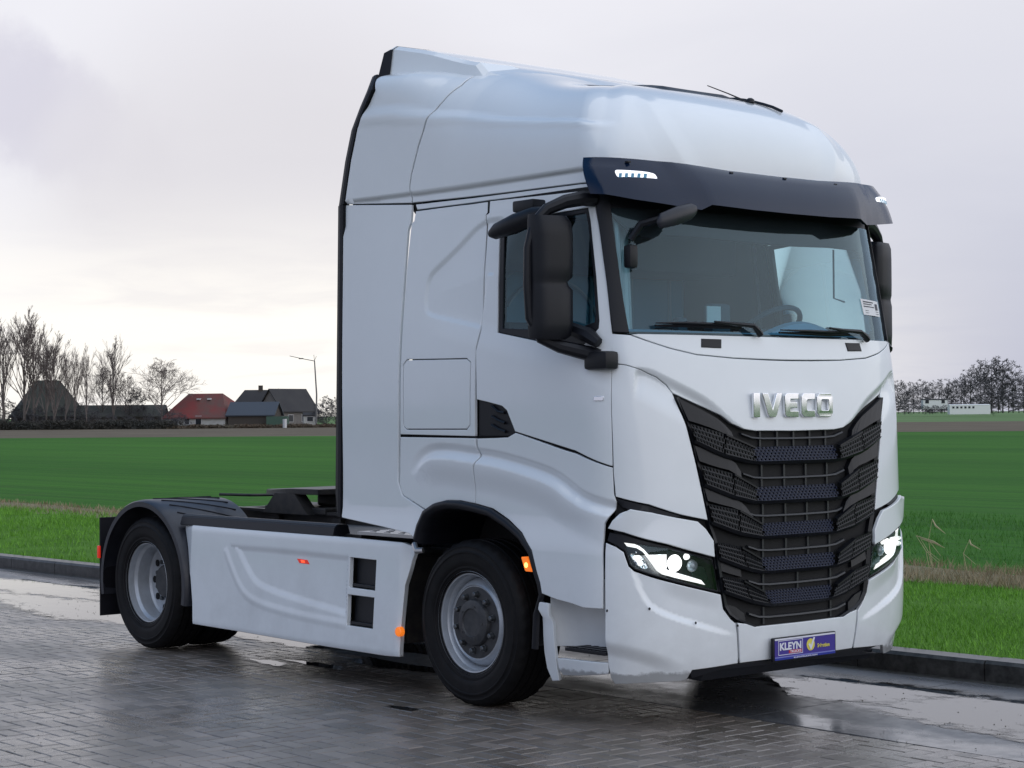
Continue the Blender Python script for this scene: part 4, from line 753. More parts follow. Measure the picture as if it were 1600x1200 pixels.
# houses
WALLW = material('white_render', (.50,.50,.47), .9, noise=(1.5,.5,(.36,.36,.33))); WALLG = material('grey_brick_wall', (.16,.15,.14), .9, noise=(1.5,.6,(.22,.2,.18))); BRK = material('dark_brick_wall', (.07,.06,.05), .9)
ROOFR = material('red_tile_roof', (.20,.035,.030), .8, noise=(.35,.75,(.085,.075,.060))); ROOFD = material('dark_tile_roof', (.030,.028,.030), .8, noise=(.5,.5,(.05,.048,.045))); ROOFB = material('blue_grey_sheet_roof', (.045,.055,.07), .5); ROOFM = material('mossy_roof', (.055,.058,.048), .9, noise=(.5,.6,(.085,.08,.07)))
WHT = material('bright_white_boards', (.80,.80,.78), .7)
PANE = material('dark_window_pane', (.02,.025,.03), .15); FRM = material('white_window_frame', (.6,.6,.6), .6)
VA = math.atan2(fw_[1], fw_[0])
def house(name, loc, rz, w_, d_, he, hr, wall, roof_m, label, hip=0., z=0., cat='house', wins=(), skyl=(), chim=None, front_drop=0., ov=.35):
    """w_ along the ridge (local x), d_ deep; local -y faces the viewer after rz"""
    h = empty(name, (loc[0], loc[1], z), rz=rz, label=label, cat=cat, group='far houses')
    b = MB(); x0, x1, y0, y1 = -w_/2, w_/2, -d_/2, d_/2
    V = [(x0,y0,-.5),(x1,y0,-.5),(x1,y1,-.5),(x0,y1,-.5),(x0,y0,he-front_drop),(x1,y0,he-front_drop),(x1,y1,he),(x0,y1,he)]
    F = [(0,1,5,4),(2,3,7,6),(1,2,6,5),(3,0,4,7)]
    if hip == 0: V += [(x0,0,hr-.05),(x1,0,hr-.05)]; F += [(4,8,7),(5,6,9)]
    mk('wall', V, F, wall, h)
    a = ov; s_ = (hr-he)/(d_/2); zf = he-front_drop-s_*a; zb = he-s_*a; xr = w_/2-hip+(a if hip == 0 else 0)
    top = [(x0-a,y0-a,zf),(x1+a,y0-a,zf),(x1+a,y1+a,zb),(x0-a,y1+a,zb),(-xr,0,hr),(xr,0,hr)]; th = .18
    V = top+[(x,y,q-th) for x,y,q in top]; F = [(0,1,5,4),(2,3,4,5),(7,6,10,11),(9,8,11,10),(0,6,7,1),(2,8,9,3)]
    F += [(3,0,4),(1,2,5),(6,9,10),(8,7,11),(3,9,6,0),(1,7,8,2)] if hip else [(0,4,10,6),(4,3,9,10),(1,7,11,5),(5,11,8,2)]
    rf = mk('roof', V, F, roof_m, h)
    for wx, wz, ww, wh in wins:
        b = MB(); b.box(wx-ww/2-.08, wx+ww/2+.08, y0-.06, y0-.01, wz-.08, wz+wh+.08); f = b.build('window', FRM, h); b = MB(); b.box(wx-ww/2, wx+ww/2, y0-.09, y0-.065, wz, wz+wh); b.build('pane', PANE, f)
    for wx, t, ww in skyl:
        y = y0*(1-t); q = he-front_drop+(hr-he+front_drop)*t; b = MB(); b.box(wx-ww/2, wx+ww/2, y-.4, y+.4, q+.0, q+.25); b.build('skylight', FRM, rf)
    if chim is not None: b = MB(); b.box(chim-.35, chim+.35, -.3, .3, hr-.6, hr+.75); b.build('chimney', BRK, rf)
    return h
vr = lambda d: VA+math.pi/2+math.pi+RAD(d)   # local -y faces the camera when d = 0
house('farmhouse', (-269.5, 129.1), vr(20), 10.5, 10, 2.4, 7.7, BRK, material('mossy_thatch', (.045,.05,.042), .95, noise=(.6,.6,(.075,.08,.065))), 'dark farmhouse with steep hipped roof under the tall bare trees', hip=3.4, wins=((4, .8, 1, 1),))
house('shed', (-263.7, 139.0), vr(2), 13.5, 6, 2.1, 3.7, BRK, ROOFM, 'long low dark shed between farmhouse and round tree', cat='shed', wins=((-1.2, .6, 2.4, .5),))
house('red_house', (-253.3, 148.2), vr(-14), 10.2, 9, 2.7, 5.4, WALLW, ROOFR, 'white house with faded red tiled roof and two skylights', hip=2.2, front_drop=.9, wins=((-3.2, .6, .8, 1.0), (-1.2, .6, .7, 1.0), (.7, .4, .9, 1.4)), skyl=((-.6, .72, .5), (1.2, .72, .5)), chim=None)
house('dark_house', (-265.1, 165.3), vr(0), 8.8, 8, 2.6, 6.2, WALLG, ROOFD, 'house with dark hipped roof and chimney behind the blue shed', hip=2.3, chim=.6, skyl=((2.2, .4, .6),))
house('blue_shed', (-244.9, 152.0), vr(-8), 7.2, 5, 2.2, 4.0, BRK, ROOFB, 'dark shed with blue grey sheet roof beside the red roofed house', cat='shed')
house('grey_house', (-258.4, 167.0), vr(48), 7.6, 6.0, 2.9, 6.3, WALLG, ROOFD, 'grey gabled house with dark roof left of the lamp post', wins=((-2, .8, 1, 1.1), (1, .8, 1, 1.1)))
house('white_porch', (-242.7, 160.8), vr(10), 2.0, 1.6, 1.9, 2.3, WALLW, ROOFD, 'small white porch at the foot of the lamp post', cat='porch', wins=((0, .9, .9, .7),), ov=.1)
house('white_long_building', (-339.5, 464.7), vr(0), 12.2, 3, 2.3, 2.5, WHT, WHT, 'long low white building with a row of six small dark windows', z=1.25, cat='building', wins=tuple((-5.0+k*1.2, 1.3, .6, .55) for k in range(6)), ov=.05)
house('white_house', (-358.6, 473.1), vr(0), 7.6, 3, 2.5, 2.7, WHT, ROOFD, 'small white house with two windows left of the long white building', z=2.9, cat='house', wins=((-2.6, 1.3, 1.1, 1.0), (2.4, 1.3, 1.0, 1.0)), ov=.1)
for i, p in enumerate([(-351.1, 458.8), (-349.2, 461.0), (-347.3, 463.2)]): tree('bush', i, p, 2.9, 2.4, ['dark low bush under the left window of the small white house', 'dark low bush under the middle of the small white house', 'dark low bush under the right window of the small white house'][i], 'shrub', 'shrub', 'dark low bushes before the small white house', z=1.0)
# containers, fence, lamp post
b = MB(); b.box(-1.6, 1.6, -1.2, 1.2, 0, 1.7); o = b.build('container', material('green_container', (.05,.10,.07), .6), label='green container by the hedge below the grey house', cat='container'); o.location = (*(-239.2, 152.5), 0); o.rotation_euler.z = vr(0)
b = MB(); b.box(-.25, .25, -.2, .2, 0, 1.3); o = b.build('white_post_box', FRM, label='small white post standing in the brown reeds', cat='post'); o.location = (*(-228.4, 146.7), 0)
lp = empty('street_lamp', (*(-233.7, 155.9), 0), rz=vr(0), label='grey street lamp post with long arm pointing left near the truck', cat='street lamp')
GALV = material('galvanised_steel', (.16,.155,.15), .6)
b = MB(); b.tube([(0,0,0), (.1,0,5), (-.2,0,10.2)], [.14, .12, .09], 8); b.build('pole', GALV, lp)
b = MB(); b.tube([(-.2,0,10.15), (-2.0,0,10.5), (-4.0,0,10.95)], [.07, .06, .05], 6); b.build('arm', GALV, lp)
b = MB(); b.box(-2.6, -1.9, -.15, .15, 10.45, 10.62, .03); b.build('lamp_head', GALV, lp)
b = MB(); b.tube([(-.2,0,10.2), (-.3,0,11.1)], .035, 5); b.tube([(-.2,0,10.2), (.1,0,10.9)], .035, 5); b.build('aerial', GALV, lp)

# ================================================================== the truck
truck = empty('tractor_truck', (0,0,0), label='white tractor unit truck with lit headlights and black grille parked on wet paving', cat='truck')
G1, G2 = .022, .035
P2 = lambda k: [tuple(p) for p in TR[k]]
# --- dark liner under the outer panels, open at the windows
half = [(-1.95, 1.30), (-.02, 1.30), (-.02, .95), (.3, .95), (.3, .40), (.93, .40)]
liner = half+[(1.86-a, b) for a, b in half[::-1]][1:]+[(3.81, 2.98), (.93, 2.98), (-1.95, 2.98)]
ws_half = P2('wscreen'); hd = P2('header')
ws_hole = [(s_-.01, v_) for s_, v_ in ws_half[:1]]+[(.14, 2.17), (.12, 2.33), (.095, 2.577), (.085, 2.80)]+hd[1:]+[(.93, 2.695)]
ws_hole = ws_hole[1:]; ws_full = ws_hole[:-1]+[(.93, 2.695)]+[(1.86-a, b) for a, b in ws_hole[:-1][::-1]]
gl = [(a, b) for a, b in P2('window_frame')]; glm = [(1.86-a, b) for a, b in gl]
skin_panel('cab_shell', liner, DARK, truck, surf=plain_surface, off=-.035, holes=[ws_full, gl, glm], grid=.12, thick=.002, sides=(-1,))
# --- white side panels, near and far
skin_panel('side_deflector', P2('deflector'), WHITE, truck, grid=.07, off=.004)
skin_panel('roof_side_deflector', P2('deflector_up')[:5]+[(-2.43, 3.62), (-2.40, 3.85), (-2.38, 4.0), (-1.735, 4.0), (-1.712, 3.80), (-1.752, 3.68)]+P2('deflector_up')[8:], WHITE, truck, grid=.02)
rl = P2('roof')
rl = rl[:7]+[(-1.74, 3.68), (-1.70, 3.80), (-1.72, 4.0), (-1.72, 4.075)]
roof_poly = rl+[(.93, 4.075)]; base = [(.93, 3.0), (.2, 3.0), (-.1, 3.0), (-1.045, 3.0115)]
full = rl+[(1.86-a, b) for a, b in rl[::-1]]+[(1.86-a, b) for a, b in base[:0:-1]]+base
roof = skin_panel('roof_fairing', full, WHITE, truck, grid=.022, sides=(-1,))
skin_panel('gutter_strip', P2('gutter'), WHITE, truck, grid=.04, off=-.006)
skin_panel('seam_backing', [(-2.60, 3.02), (-2.04, 3.0), (-2.0, 2.96), (-1.95, 2.96), (-1.95, 3.09), (-2.60, 3.10)], DARK, truck, surf=plain_surface, grid=.1, off=-.045, thick=.002)
skin_panel('seam_backing', [(-2.12, 1.50), (-1.90, 1.50), (-1.90, 1.70), (-2.12, 1.70)], DARK, truck, surf=plain_surface, grid=.1, off=-.045, thick=.002)
skin_panel('sleeper_panel', P2('sleeper'), WHITE, truck, grid=.016, holes=[P2('hatch')])
def rnd(P, n=2):
    P = np.array(P, float)
    for _ in range(n):
        Q = np.roll(P, -1, 0); P = np.stack([P*.8+Q*.2, P*.2+Q*.8], 1).reshape(-1, 2)
    return P
skin_panel('storage_hatch', P2('hatch'), WHITE, truck, grid=.05, gap=.004)
doors = skin_panel('door', P2('door'), WHITE, truck, grid=.018, holes=[P2('window_frame')])
hd_in = P2('handle')
skin_panel('door_handle', hd_in, BLACK, doors, grid=.03, off=-.018, gap=.002)
def handle_ribs(sg):
    b = MB(); c = np.array(hd_in).mean(0)
    for k, (y0, y1) in enumerate(((.035, .05), (-.015, -.01), (-.065, -.06))):
        pts = []
        for t in np.linspace(-1, 1, 9):
            s_ = c[0]+t*(.055+.004*k)-.005; p = on_skin(s_, c[1]+y0+(y1-y0)*abs(t)-.02*t, -.010); pts.append((p[0], p[1]*(-sg), p[2]))
        b.tube(pts, .009, 6)
    b.build('handle_rib', GRILLE, doors[0 if sg == -1 else 1], smooth=True)
both(handle_ribs)
skin_panel('window_frame', P2('window_frame'), BLACK, doors, grid=.06, holes=[P2('glass')], off=-.006, gap=.002, thick=.03)
skin_panel('window_pane', P2('glass'), GLASS, doors, grid=.3, off=-.016, gap=-.004, edge=.001, thick=.001)
skin_panel('door_badge', P2('badge'), CHROME, doors, grid=.05, off=.005, gap=0, edge=.002, thick=.006, sides=(-1,))
skin_panel('rear_wheel_arch_panel', P2('quarter'), WHITE, truck, grid=.014)
archp = skin_panel('wheel_arch_panel', P2('arch_panel'), WHITE, truck, grid=.011)
# --- front panels
bl = P2('bonnet_l'); bv = P2('bonnet_v'); cn = P2('corner'); cn = [(.004, 1.990)]+[q for q in bv[::-1] if q[0] < .345]+cn[6:]
skin_panel('corner_panel', cn, WHITE, truck, grid=.014)
skin_panel('corner_trim', P2('corner_strip'), BLACK, truck, grid=.04, off=-.012)
bl = P2('bonnet_l'); bv = P2('bonnet_v')
top = [(bl[2][0], bl[2][1])]+[(a, b) for a, b in bl[3:]]
hf = bv[::-1][0:]  # corner side down to the V point
bh = [bl[0], bl[1]]+top+[(.80, 2.0135), (.93, 2.012)]
V_bot = bv[0][1]
half_b = bh[::-1]+bv[::-1]+[(.93, V_bot-.004)]
bonnet_poly = half_b+[(1.86-a, b) for a, b in half_b[::-1]][1:-1]
bonnet = skin_panel('bonnet_panel', bonnet_poly, WHITE, truck, grid=.011, sides=(-1,))
cl = [(a, b+.0015) for a, b in [(.147, 2.1445)]+bl[4:]]
ch = cl+[(.80, 2.017), (.93, 2.0155)]
cowl_poly = [(.93, 2.148), (.5, 2.149), (.19, 2.150)]+ch+[(1.86-a, b) for a, b in ch[:-1][::-1]]+[(1.67, 2.150), (1.36, 2.149)]
skin_panel('cowl_panel', cowl_poly, WHITE, truck, grid=.04, sides=(-1,))
skin_panel('cowl_step_pad', P2('cowlblack'), BLACK, truck, grid=.05, off=.006, gap=0, thick=.01, sides=(-1, 1))
skin_panel('headlight_brow', P2('brow'), WHITE, truck, grid=.026, off=.012)
skin_panel('bumper_corner', P2('bumper'), SCUFF, truck, grid=.015)
bc = [(.600, .552)]+P2('bcentre')[1:]
bc = [(.597, .556), (.640, .545), (.679, .524), (.93, .522)]
bb = [(.93, .325), (.61, .327)]
bch = bb+bc
skin_panel('bumper_centre', bch[1:]+[(1.86-a, b) for a, b in bch[1:-1][::-1]], WHITE, truck, grid=.04, sides=(-1,))
lip = [(.385, .318), (.50, .325), (.93, .320), (.93, .29), (.52, .292), (.40, .262)]
skin_panel('bumper_lip', lip[:3]+[(1.86-a, b) for a, b in lip[:2][::-1]]+[(1.86-a, b) for a, b in lip[4:]]+lip[3:][::1], BLACK, truck, grid=.05, off=-.012, sides=(-1,), thick=.05)
b = MB(); b.prism([(-.25, .30), (.03, .30), (.0, .245), (-.25, .25)], 'y', -.72, .72); b.build('air_dam', BLACK, truck)
# --- side step recess and its housing
skin_panel('step_housing', P2('step_flange'), WHITE, truck, grid=.05)
skin_panel('step_lip', P2('step_lip'), SCUFF, truck, grid=.05)
def step(sg):
    Q = lambda x, y, z: (x, -sg*y, z)
    # rows of the recess: back wall curved in plan
    so = TR['step_open']; x0, x1 = so[0][0], so[1][0]; V = []; F = []
    xs = [-.655, -.63, -.56, -.46, -.36, -.24, -.17]; ys = [-1.235, -1.17, -1.10, -1.07, -1.055, -1.05, -1.05]
    for z in (.42, .60, .80):
        for x, y in zip(xs, ys): V.append(Q(x, y, z))
    n = len(xs)
    for j in range(2):
        for i in range(n-1): F.append((j*n+i, j*n+i+1, (j+1)*n+i+1, (j+1)*n+i))
    mk('step_recess', V, F, WHITE, truck, smooth=True)
    b = MB(); b.box(-.55, -.225, *sorted((-sg*-1.225, -sg*-1.05)), .405, .425, .004); b.build('step_tread', BLACK, truck)
    b = MB()
    for k in range(5): b.box(-.52+k*.06, -.49+k*.06, *sorted((-sg*-1.22, -sg*-1.08)), .425, .429)
    b.build('tread_rib', GRILLE, truck)
both(step)
# --- wheel arch lips and liners
A = TA('arch'); cw = np.array([-1.40, .49])
A = np.array(list(A)+[(-.715, .60), (-.73, .40)]); A = np.array([(-1.95, .80)]+list(A)) if A[0][1] < .9 else A
def lip_mesh(sg):
    P = []
    Ad = []
    for a, b in zip(A[:-1], A[1:]):
        for t in np.linspace(0, 1, 5)[:-1]: Ad.append(a+(b-a)*t)
    Ad.append(A[-1]); Ad = np.array(Ad); V = []; m = len(Ad)
    d = cw-Ad; d /= np.linalg.norm(d, axis=1)[:, None]
    for dist, y in ((-.002, -1.262), (.004, -1.283), (.030, -1.287), (.050, -1.265), (.062, -1.20), (.060, -.80)):
        for p, q in zip(Ad, d): V.append((p[0]+q[0]*dist, -sg*y, p[1]+q[1]*dist))
    F = [(j*m+i, j*m+i+1, (j+1)*m+i+1, (j+1)*m+i) for j in range(5) for i in range(m-1)]
    o = mk('wheel_arch_lip', V, F, BLACK, truck, smooth=True, angle=None)
    b = MB(); b.box(-1.98, -.62, *sorted((-sg*-.80, -sg*-.76)), .35, 1.30); b.build('wheel_arch_liner', DARK, truck)
both(lip_mesh)
def side_orange(sg):
    o = np.array(TR['orange']); V = []
    b = MB(); pts = [(a, c) for a, c in o]
    b.prism(pts, 'y', *sorted((-sg*-1.20, -sg*-1.272))); f = b.build('side_indicator', LAMPO, truck, bevel=.004)
    b = MB(); b.lathe([(0, -sg*-1.276), (.014, -sg*-1.274), (.018, -sg*-1.268)], (o[:,0].mean(), 0, o[:,1].mean()-.005), 12); b.build('bulb', LAMPO2, f)
both(side_orange)
# --- black rear rubber edge of the deflectors, rear wall
def edge(sg):
    lo = [(-2.648, 1.07), (-2.642, 2.0), (-2.642, 3.068)]
    hi = [(a-.004, b_) for a, b_ in P2('deflector_up')[:5]]+[(-2.434, 3.60)]
    for pts in (lo, hi):
        V = []; F = []
        for s_, v_ in pts:
            p = on_skin(s_, v_, .004); z0 = p[2]+(.15 if v_ < 1.1 else 0)
            for dx, dy in ((.0, .0), (-.035, .004), (-.095, .03), (-.10, .06), (-.02, .06)): V.append((p[0]+dx, -sg*(p[1]+dy), z0 if dx < -.05 else p[2]))
        for i in range(len(pts)-1):
            for j in range(5):
                k = (j+1) % 5; F.append((i*5+j, i*5+k, (i+1)*5+k, (i+1)*5+j))
        F += [(0,1,2,3,4), tuple(5*(len(pts)-1)+j for j in range(5))[::-1]]
        o = mk('rubber_edge_strip', V, F, SOFT, truck); bm = bmesh.new(); bm.from_mesh(o.data); bmesh.ops.recalc_face_normals(bm, faces=bm.faces[:]); bm.to_mesh(o.data); bm.free()
both(edge)
b = MB(); b.box(-2.05, -2.0, -1.10, 1.10, 1.15, 3.30); b.build('cab_rear_wall', INTD, truck)
b = MB(); b.prism([(-1.08, 3.0), (1.08, 3.0), (1.05, 3.5), (.85, 3.66), (-.85, 3.66), (-1.05, 3.5)], 'x', -2.02, -1.99); b.build('fairing_rear_wall', DARK, truck)
# --- roof spoiler: a wedge rising to the rear with black end strip
def spoil(x, y):   # top height
    t = (x+2.55)/(2.55-1.05); return 4.05-.23*max(0, t)**1.1
def dome(x, y):   # height of the roof above a plan point
    d = (dome_pts[:, 0]-x)**2+(dome_pts[:, 1]-y)**2; return float(dome_pts[d.argmin(), 2])
dome_cache = np.meshgrid(np.linspace(-2.6, 4.46, 420), np.linspace(3.1, 4.075, 140)); dome_pts = shell(dome_cache[0].ravel(), dome_cache[1].ravel())
V = []; F = []; xs = np.linspace(-2.44, -1.52, 16); prof = []
for x in xs:
    t = (x+2.44)/.92; wd = 1.0-.20*t; h = .185*max(0, 1-t)-.03*t
    dz = dome(x, 0); zb = dome(x, wd)-.05
    zq = lambda y: max(dome(x, y)+h, min(dz, dome(x, y)+.12)+h) if h > .02 else dome(x, y)+h
    row = [(-wd-.02, zb), (-wd+.012, max(zb+.004, zq(wd-.01)-.03)), (-wd+.05, max(zb+.006, zq(wd-.05)-.006)), (-wd+.30, zq(wd-.3)), (0, zq(0))]
    row += [(-a, c) for a, c in row[:-1][::-1]]
    prof.append([(x, a, c) for a, c in row])
n = len(prof[0])
for r in prof: V += r
for i in range(len(prof)-1):
    for j in range(n-1): F.append((i*n+j, (i+1)*n+j, (i+1)*n+j+1, i*n+j+1))
mk('roof_spoiler', V, F, WHITE, truck, smooth=True, angle=14)
V2 = []
for a in (0, 1):
    for x, y, z in prof[0]:
        k = (z-prof[0][0][2])/(prof[0][4][2]-prof[0][0][2]); V2.append((x+(.02 if not a else -.12+.05*k), y*1.003, z-.004*k-(.012*k if a else 0)))
F2 = [(j, n+j, n+j+1, j+1) for j in range(n-1)]
V2 += [(x+.03, y*.985, z-.03) for x, y, z in V2]; F2 += [(2*n+j+1, 3*n+j+1, 3*n+j, 2*n+j) for j in range(n-1)]+[(n+j, 3*n+j, 3*n+j+1, n+j+1) for j in range(n-1)]+[(0, 2*n, 3*n, n), (n-1, 2*n-1, 4*n-1, 3*n-1)]
mk('spoiler_end_strip', V2, F2, SOFT, truck)
for sg in (1,):
    b = MB(); b.tube([(x, sg*.50, dome(x, sg*.50)+.012) for x in np.linspace(-1.30, -.45, 12)], .010, 6); b.build('roof_rail', BLACK, truck, smooth=True)
V = []; F = []; xs = np.linspace(-1.30, -.62, 8); ys = np.linspace(-.36, .36, 8)
for x in xs:
    for y in ys: V.append((x, y, dome(x, y)+(.016 if abs(y) < .35 and x not in (xs[0], xs[-1]) else -.01)))
mk('roof_hatch', V, [(i*8+j, (i+1)*8+j, (i+1)*8+j+1, i*8+j+1) for i in range(7) for j in range(7)], BLACK, truck, smooth=True, angle=30)
b = MB(); p = (-.62, .40, dome(-.62, .40)); b.lathe([(.03, 0), (.026, .02), (.012, .03)], p, 12, 'z'); b.tube([p, (p[0]-.09, p[1]-.10, p[2]+.06), (p[0]-.17, p[1]-.20, p[2]+.11)], [.006, .004, .003], 6); b.build('roof_aerial', BLACK, truck, smooth=True)
# --- A-pillars, header and windscreen
pl = P2('pillar'); wl = [(a, b_) for a, b_ in P2('wscreen')]
pil = [(pl[0][0], 2.158)]+[(a, b_) for a, b_ in pl[1:]]+[(-.06, 3.03), (.06, 3.03)]+wl[::-1]
skin_panel('windscreen_pillar', pil, BLACK, truck, grid=.05, off=-.002, surf=plain_surface)
hp = [(.068, 2.80)]+hd[1:]+[(.93, 2.695)]; hp = hp+[(1.86-a, b_) for a, b_ in hp[:-1][::-1]]+[(1.80, 3.03), (.93, 3.03), (.06, 3.03)]
skin_panel('windscreen_header', hp, BLACK, truck, grid=.06, off=-.022, surf=plain_surface, sides=(-1,), gap=0)
wsp = [(.125, 2.152)]+[(a-.008, b_) for a, b_ in wl[1:]]+[(.07, 2.85)]; wsp = wsp+[(1.86-a, b_) for a, b_ in wsp[::-1]]
wind = skin_panel('windscreen', wsp, SHIELD, truck, grid=.08, off=-.016, surf=plain_surface, sides=(-1,), gap=0, edge=.001, thick=.001)
st = skin_panel('windscreen_sticker', P2('sticker'), material('white_sticker', (.8,.8,.82), .5), truck, surf=plain_surface, off=-.010, grid=.1, gap=0, edge=.001, thick=.001, sides=(-1,))
INK = material('sticker_ink', (.08,.08,.10), .6); S_ = np.array(TR['sticker'])
def bil(u, v): a = S_[0]*(1-u)+S_[1]*u; b_ = S_[3]*(1-u)+S_[2]*u; return a*(1-v)+b_*v
for u0, u1, v0, v1 in ((.08, .6, .12, .2), (.08, .5, .27, .33), (.08, .62, .42, .49), (.72, .88, .2, .6), (.12, .9, .7, .73), (.12, .9, .84, .87)):
    skin_panel('sticker_print', [tuple(bil(u0, v0)), tuple(bil(u1, v0)), tuple(bil(u1, v1)), tuple(bil(u0, v1))], INK, st, surf=plain_surface, off=-.0085, grid=.2, gap=0, edge=.0005, thick=.0005, sides=(-1,))
# wipers
for nm in ('wip1', 'wip2'):
    P = TR[nm]; a = TR[nm+'a']
    b = MB(); b.tube([on_skin(*p, .016) for p in P], [.006, .011, .012, .008], 6)
    b.tube([on_skin(p[0], p[1]+.012, .03) for p in P], [.004, .009, .010, .005], 6); wb = b.build('wiper', BLACK, truck, smooth=True)
    b = MB(); b.tube([on_skin(*p, .045-.006*i) for i, p in enumerate(a)], [.006, .010, .014, .018, .020], 8); b.build('wiper_arm', BLACK, wb, smooth=True)
# --- sun visor
vt = [(-.155, 3.125, .05), (-.05, 3.120, .06), (.128, 3.112, .07), (.317, 3.104, .075), (.375, 3.102, .088), (.45, 3.099, .088), (.65, 3.086, .088), (.93, 3.083, .088)]
vb = [(-.055, 2.895, .13), (.03, 2.882, .15), (.17, 2.848, .16), (.40, 2.812, .165), (.455, 2.804, .17), (.50, 2.834, .18), (.70, 2.824, .18), (.93, 2.822, .18)]
fx = lambda a: 1.86-a-(.06 if a < .1 else 0)
vt = vt+[(fx(a), b_, c-(.02 if a < .1 else 0)) for a, b_, c in vt[:-1][::-1]]; vb = vb+[(fx(a), b_, c-(.045 if a < .1 else 0)) for a, b_, c in vb[:-1][::-1]]
def rs(P, n=6):
    out = []
    for a, b_ in zip(P[:-1], P[1:]):
        for k in range(n): out.append(tuple(a[i]+(b_[i]-a[i])*k/n for i in range(3)))
    return out+[P[-1]]
VT, VBm = rs(vt), rs(vb); m = len(VT); rows = []
for k, t in enumerate(np.linspace(0, 1, 9)):
    rows.append([on_skin(a[0]*(1-t)+b_[0]*t, a[1]*(1-t)+b_[1]*t, a[2]*(1-t)+b_[2]*t+.018*math.sin(math.pi*t)) for a, b_ in zip(VT, VBm)])
inn = [[on_skin(a[0], a[1]-.0, max(.0, a[2]-.05)) for a in VT], [on_skin(b_[0], b_[1]+.012, b_[2]-.03) for b_ in VBm]]
V = [p for r in rows for p in r]; F = [(j*m+i, (j+1)*m+i, (j+1)*m+i+1, j*m+i+1) for j in range(8) for i in range(m-1)]
o_ = len(V); V += inn[0]+inn[1]
F += [(8*m+i, o_+m+i, o_+m+i+1, 8*m+i+1) for i in range(m-1)]+[(o_+m+i, o_+i, o_+i+1, o_+m+i+1) for i in range(m-1)]
F += [tuple(j*m for j in range(9))+(o_+m, o_), tuple(j*m+m-1 for j in range(9))[::-1]+(o_+m-1, o_+2*m-1)]
F += [(i+1, o_+i+1, o_+i, i) for i in range(m-1)]
visor = mk('sun_visor', V, F, VISOR, truck, smooth=True, angle=28)
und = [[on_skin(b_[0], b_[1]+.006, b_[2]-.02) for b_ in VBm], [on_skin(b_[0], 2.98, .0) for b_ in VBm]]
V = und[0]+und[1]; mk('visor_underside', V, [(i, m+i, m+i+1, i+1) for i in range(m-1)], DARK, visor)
def vis(sg):
    p = np.array(TR['vlamp']); pp = rnd(p, 2); f = lambda s, v, o: shell(s, v)+shell_n(s, v)*(np.zeros(len(s))+.128+o)[:,None]
    l_ = skin_panel('visor_lamp', [tuple(q) for q in pp], VLAMP, visor, surf=f, off=.004, grid=.05, gap=0, edge=.003, thick=.02, sides=(sg,))
    c = p.mean(0)
    for k in range(5): skin_panel('lamp_segment', [(c[0]-.075+k*.03, c[1]-.012), (c[0]-.060+k*.03, c[1]-.012), (c[0]-.056+k*.03, c[1]+.012), (c[0]-.071+k*.03, c[1]+.012)], INT, l_, surf=f, off=.0055, grid=.1, gap=0, edge=.001, thick=.002, sides=(sg,))
both(vis)
for s_ in (.16, .66, .98, 1.30):
    p = on_skin(s_, 3.055 if s_ > .3 else 3.09, .10); b = MB(); b.box(-.012, .012, -.012, .012, -.004, .004); 
    b.V = [(p[0]+x, p[1]+y, p[2]+z) for x, y, z in b.V]; b.build('visor_bolt', BLACK, visor)
# --- chrome letters
def letter_polys():
    H = .135; k = .001791; t = .036; L_ = []
    def R(x0, x1, z0, z1): return [(x0, z0), (x1, z0), (x1, z1), (x0, z1)]
    x = lambda q: -.364+(q-790)*k
    L_.append([R(x(792), x(820), 0, H)])
    a, b_, c = x(832), x(922), x(877); L_.append([[(a, H), (a+.045, H), (c+.002, .045), (b_-.045, H), (b_, H), (b_-.005, H-.02), (c+.036, .012), (c+.026, 0), (c-.026, 0), (c-.036, .012), (a+.005, H-.02)]])
    a, b_ = x(936), x(1000); L_.append([[(a+.014, 0), (b_, 0), (b_, .034), (a+.046, .034), (a+.046, .052), (b_-.012, .052), (b_-.012, .083), (a+.046, .083), (a+.046, .101), (b_, .101), (b_, H), (a+.014, H), (a, H-.014), (a, .014)]])
    a, b_ = x(1015), x(1079); L_.append([[(a+.018, 0), (b_, 0), (b_, .036), (a+.052, .036), (a+.045, .045), (a+.045, .09), (a+.052, .099), (b_, .099), (b_, H), (a+.018, H), (a, H-.018), (a, .018)]])
    a, b_ = x(1090), x(1168); w_ = .037; L_.append([[(a+.02, 0), (b_-.02, 0), (b_, .02), (b_, H-.02), (b_-.02, H), (a+.02, H), (a, H-.02), (a, .02)], [(a+w_+.006, .036), (a+w_, .042), (a+w_, .093), (a+w_+.006, .099), (b_-w_-.006, .099), (b_-w_, .093), (b_-w_, .042), (b_-w_-.006, .036)]])
    return L_
def tilt_x(y, z):   # skin position at a front point
    q = dome_front; d = (q[:,1]-y)**2+(q[:,2]-z)**2; return q[d.argmin(), 0]
gS, gV = np.meshgrid(np.linspace(.3, 1.56, 300), np.linspace(.3, 2.2, 200)); dome_front = body_surface(gS.ravel(), gV.ravel(), 0.)
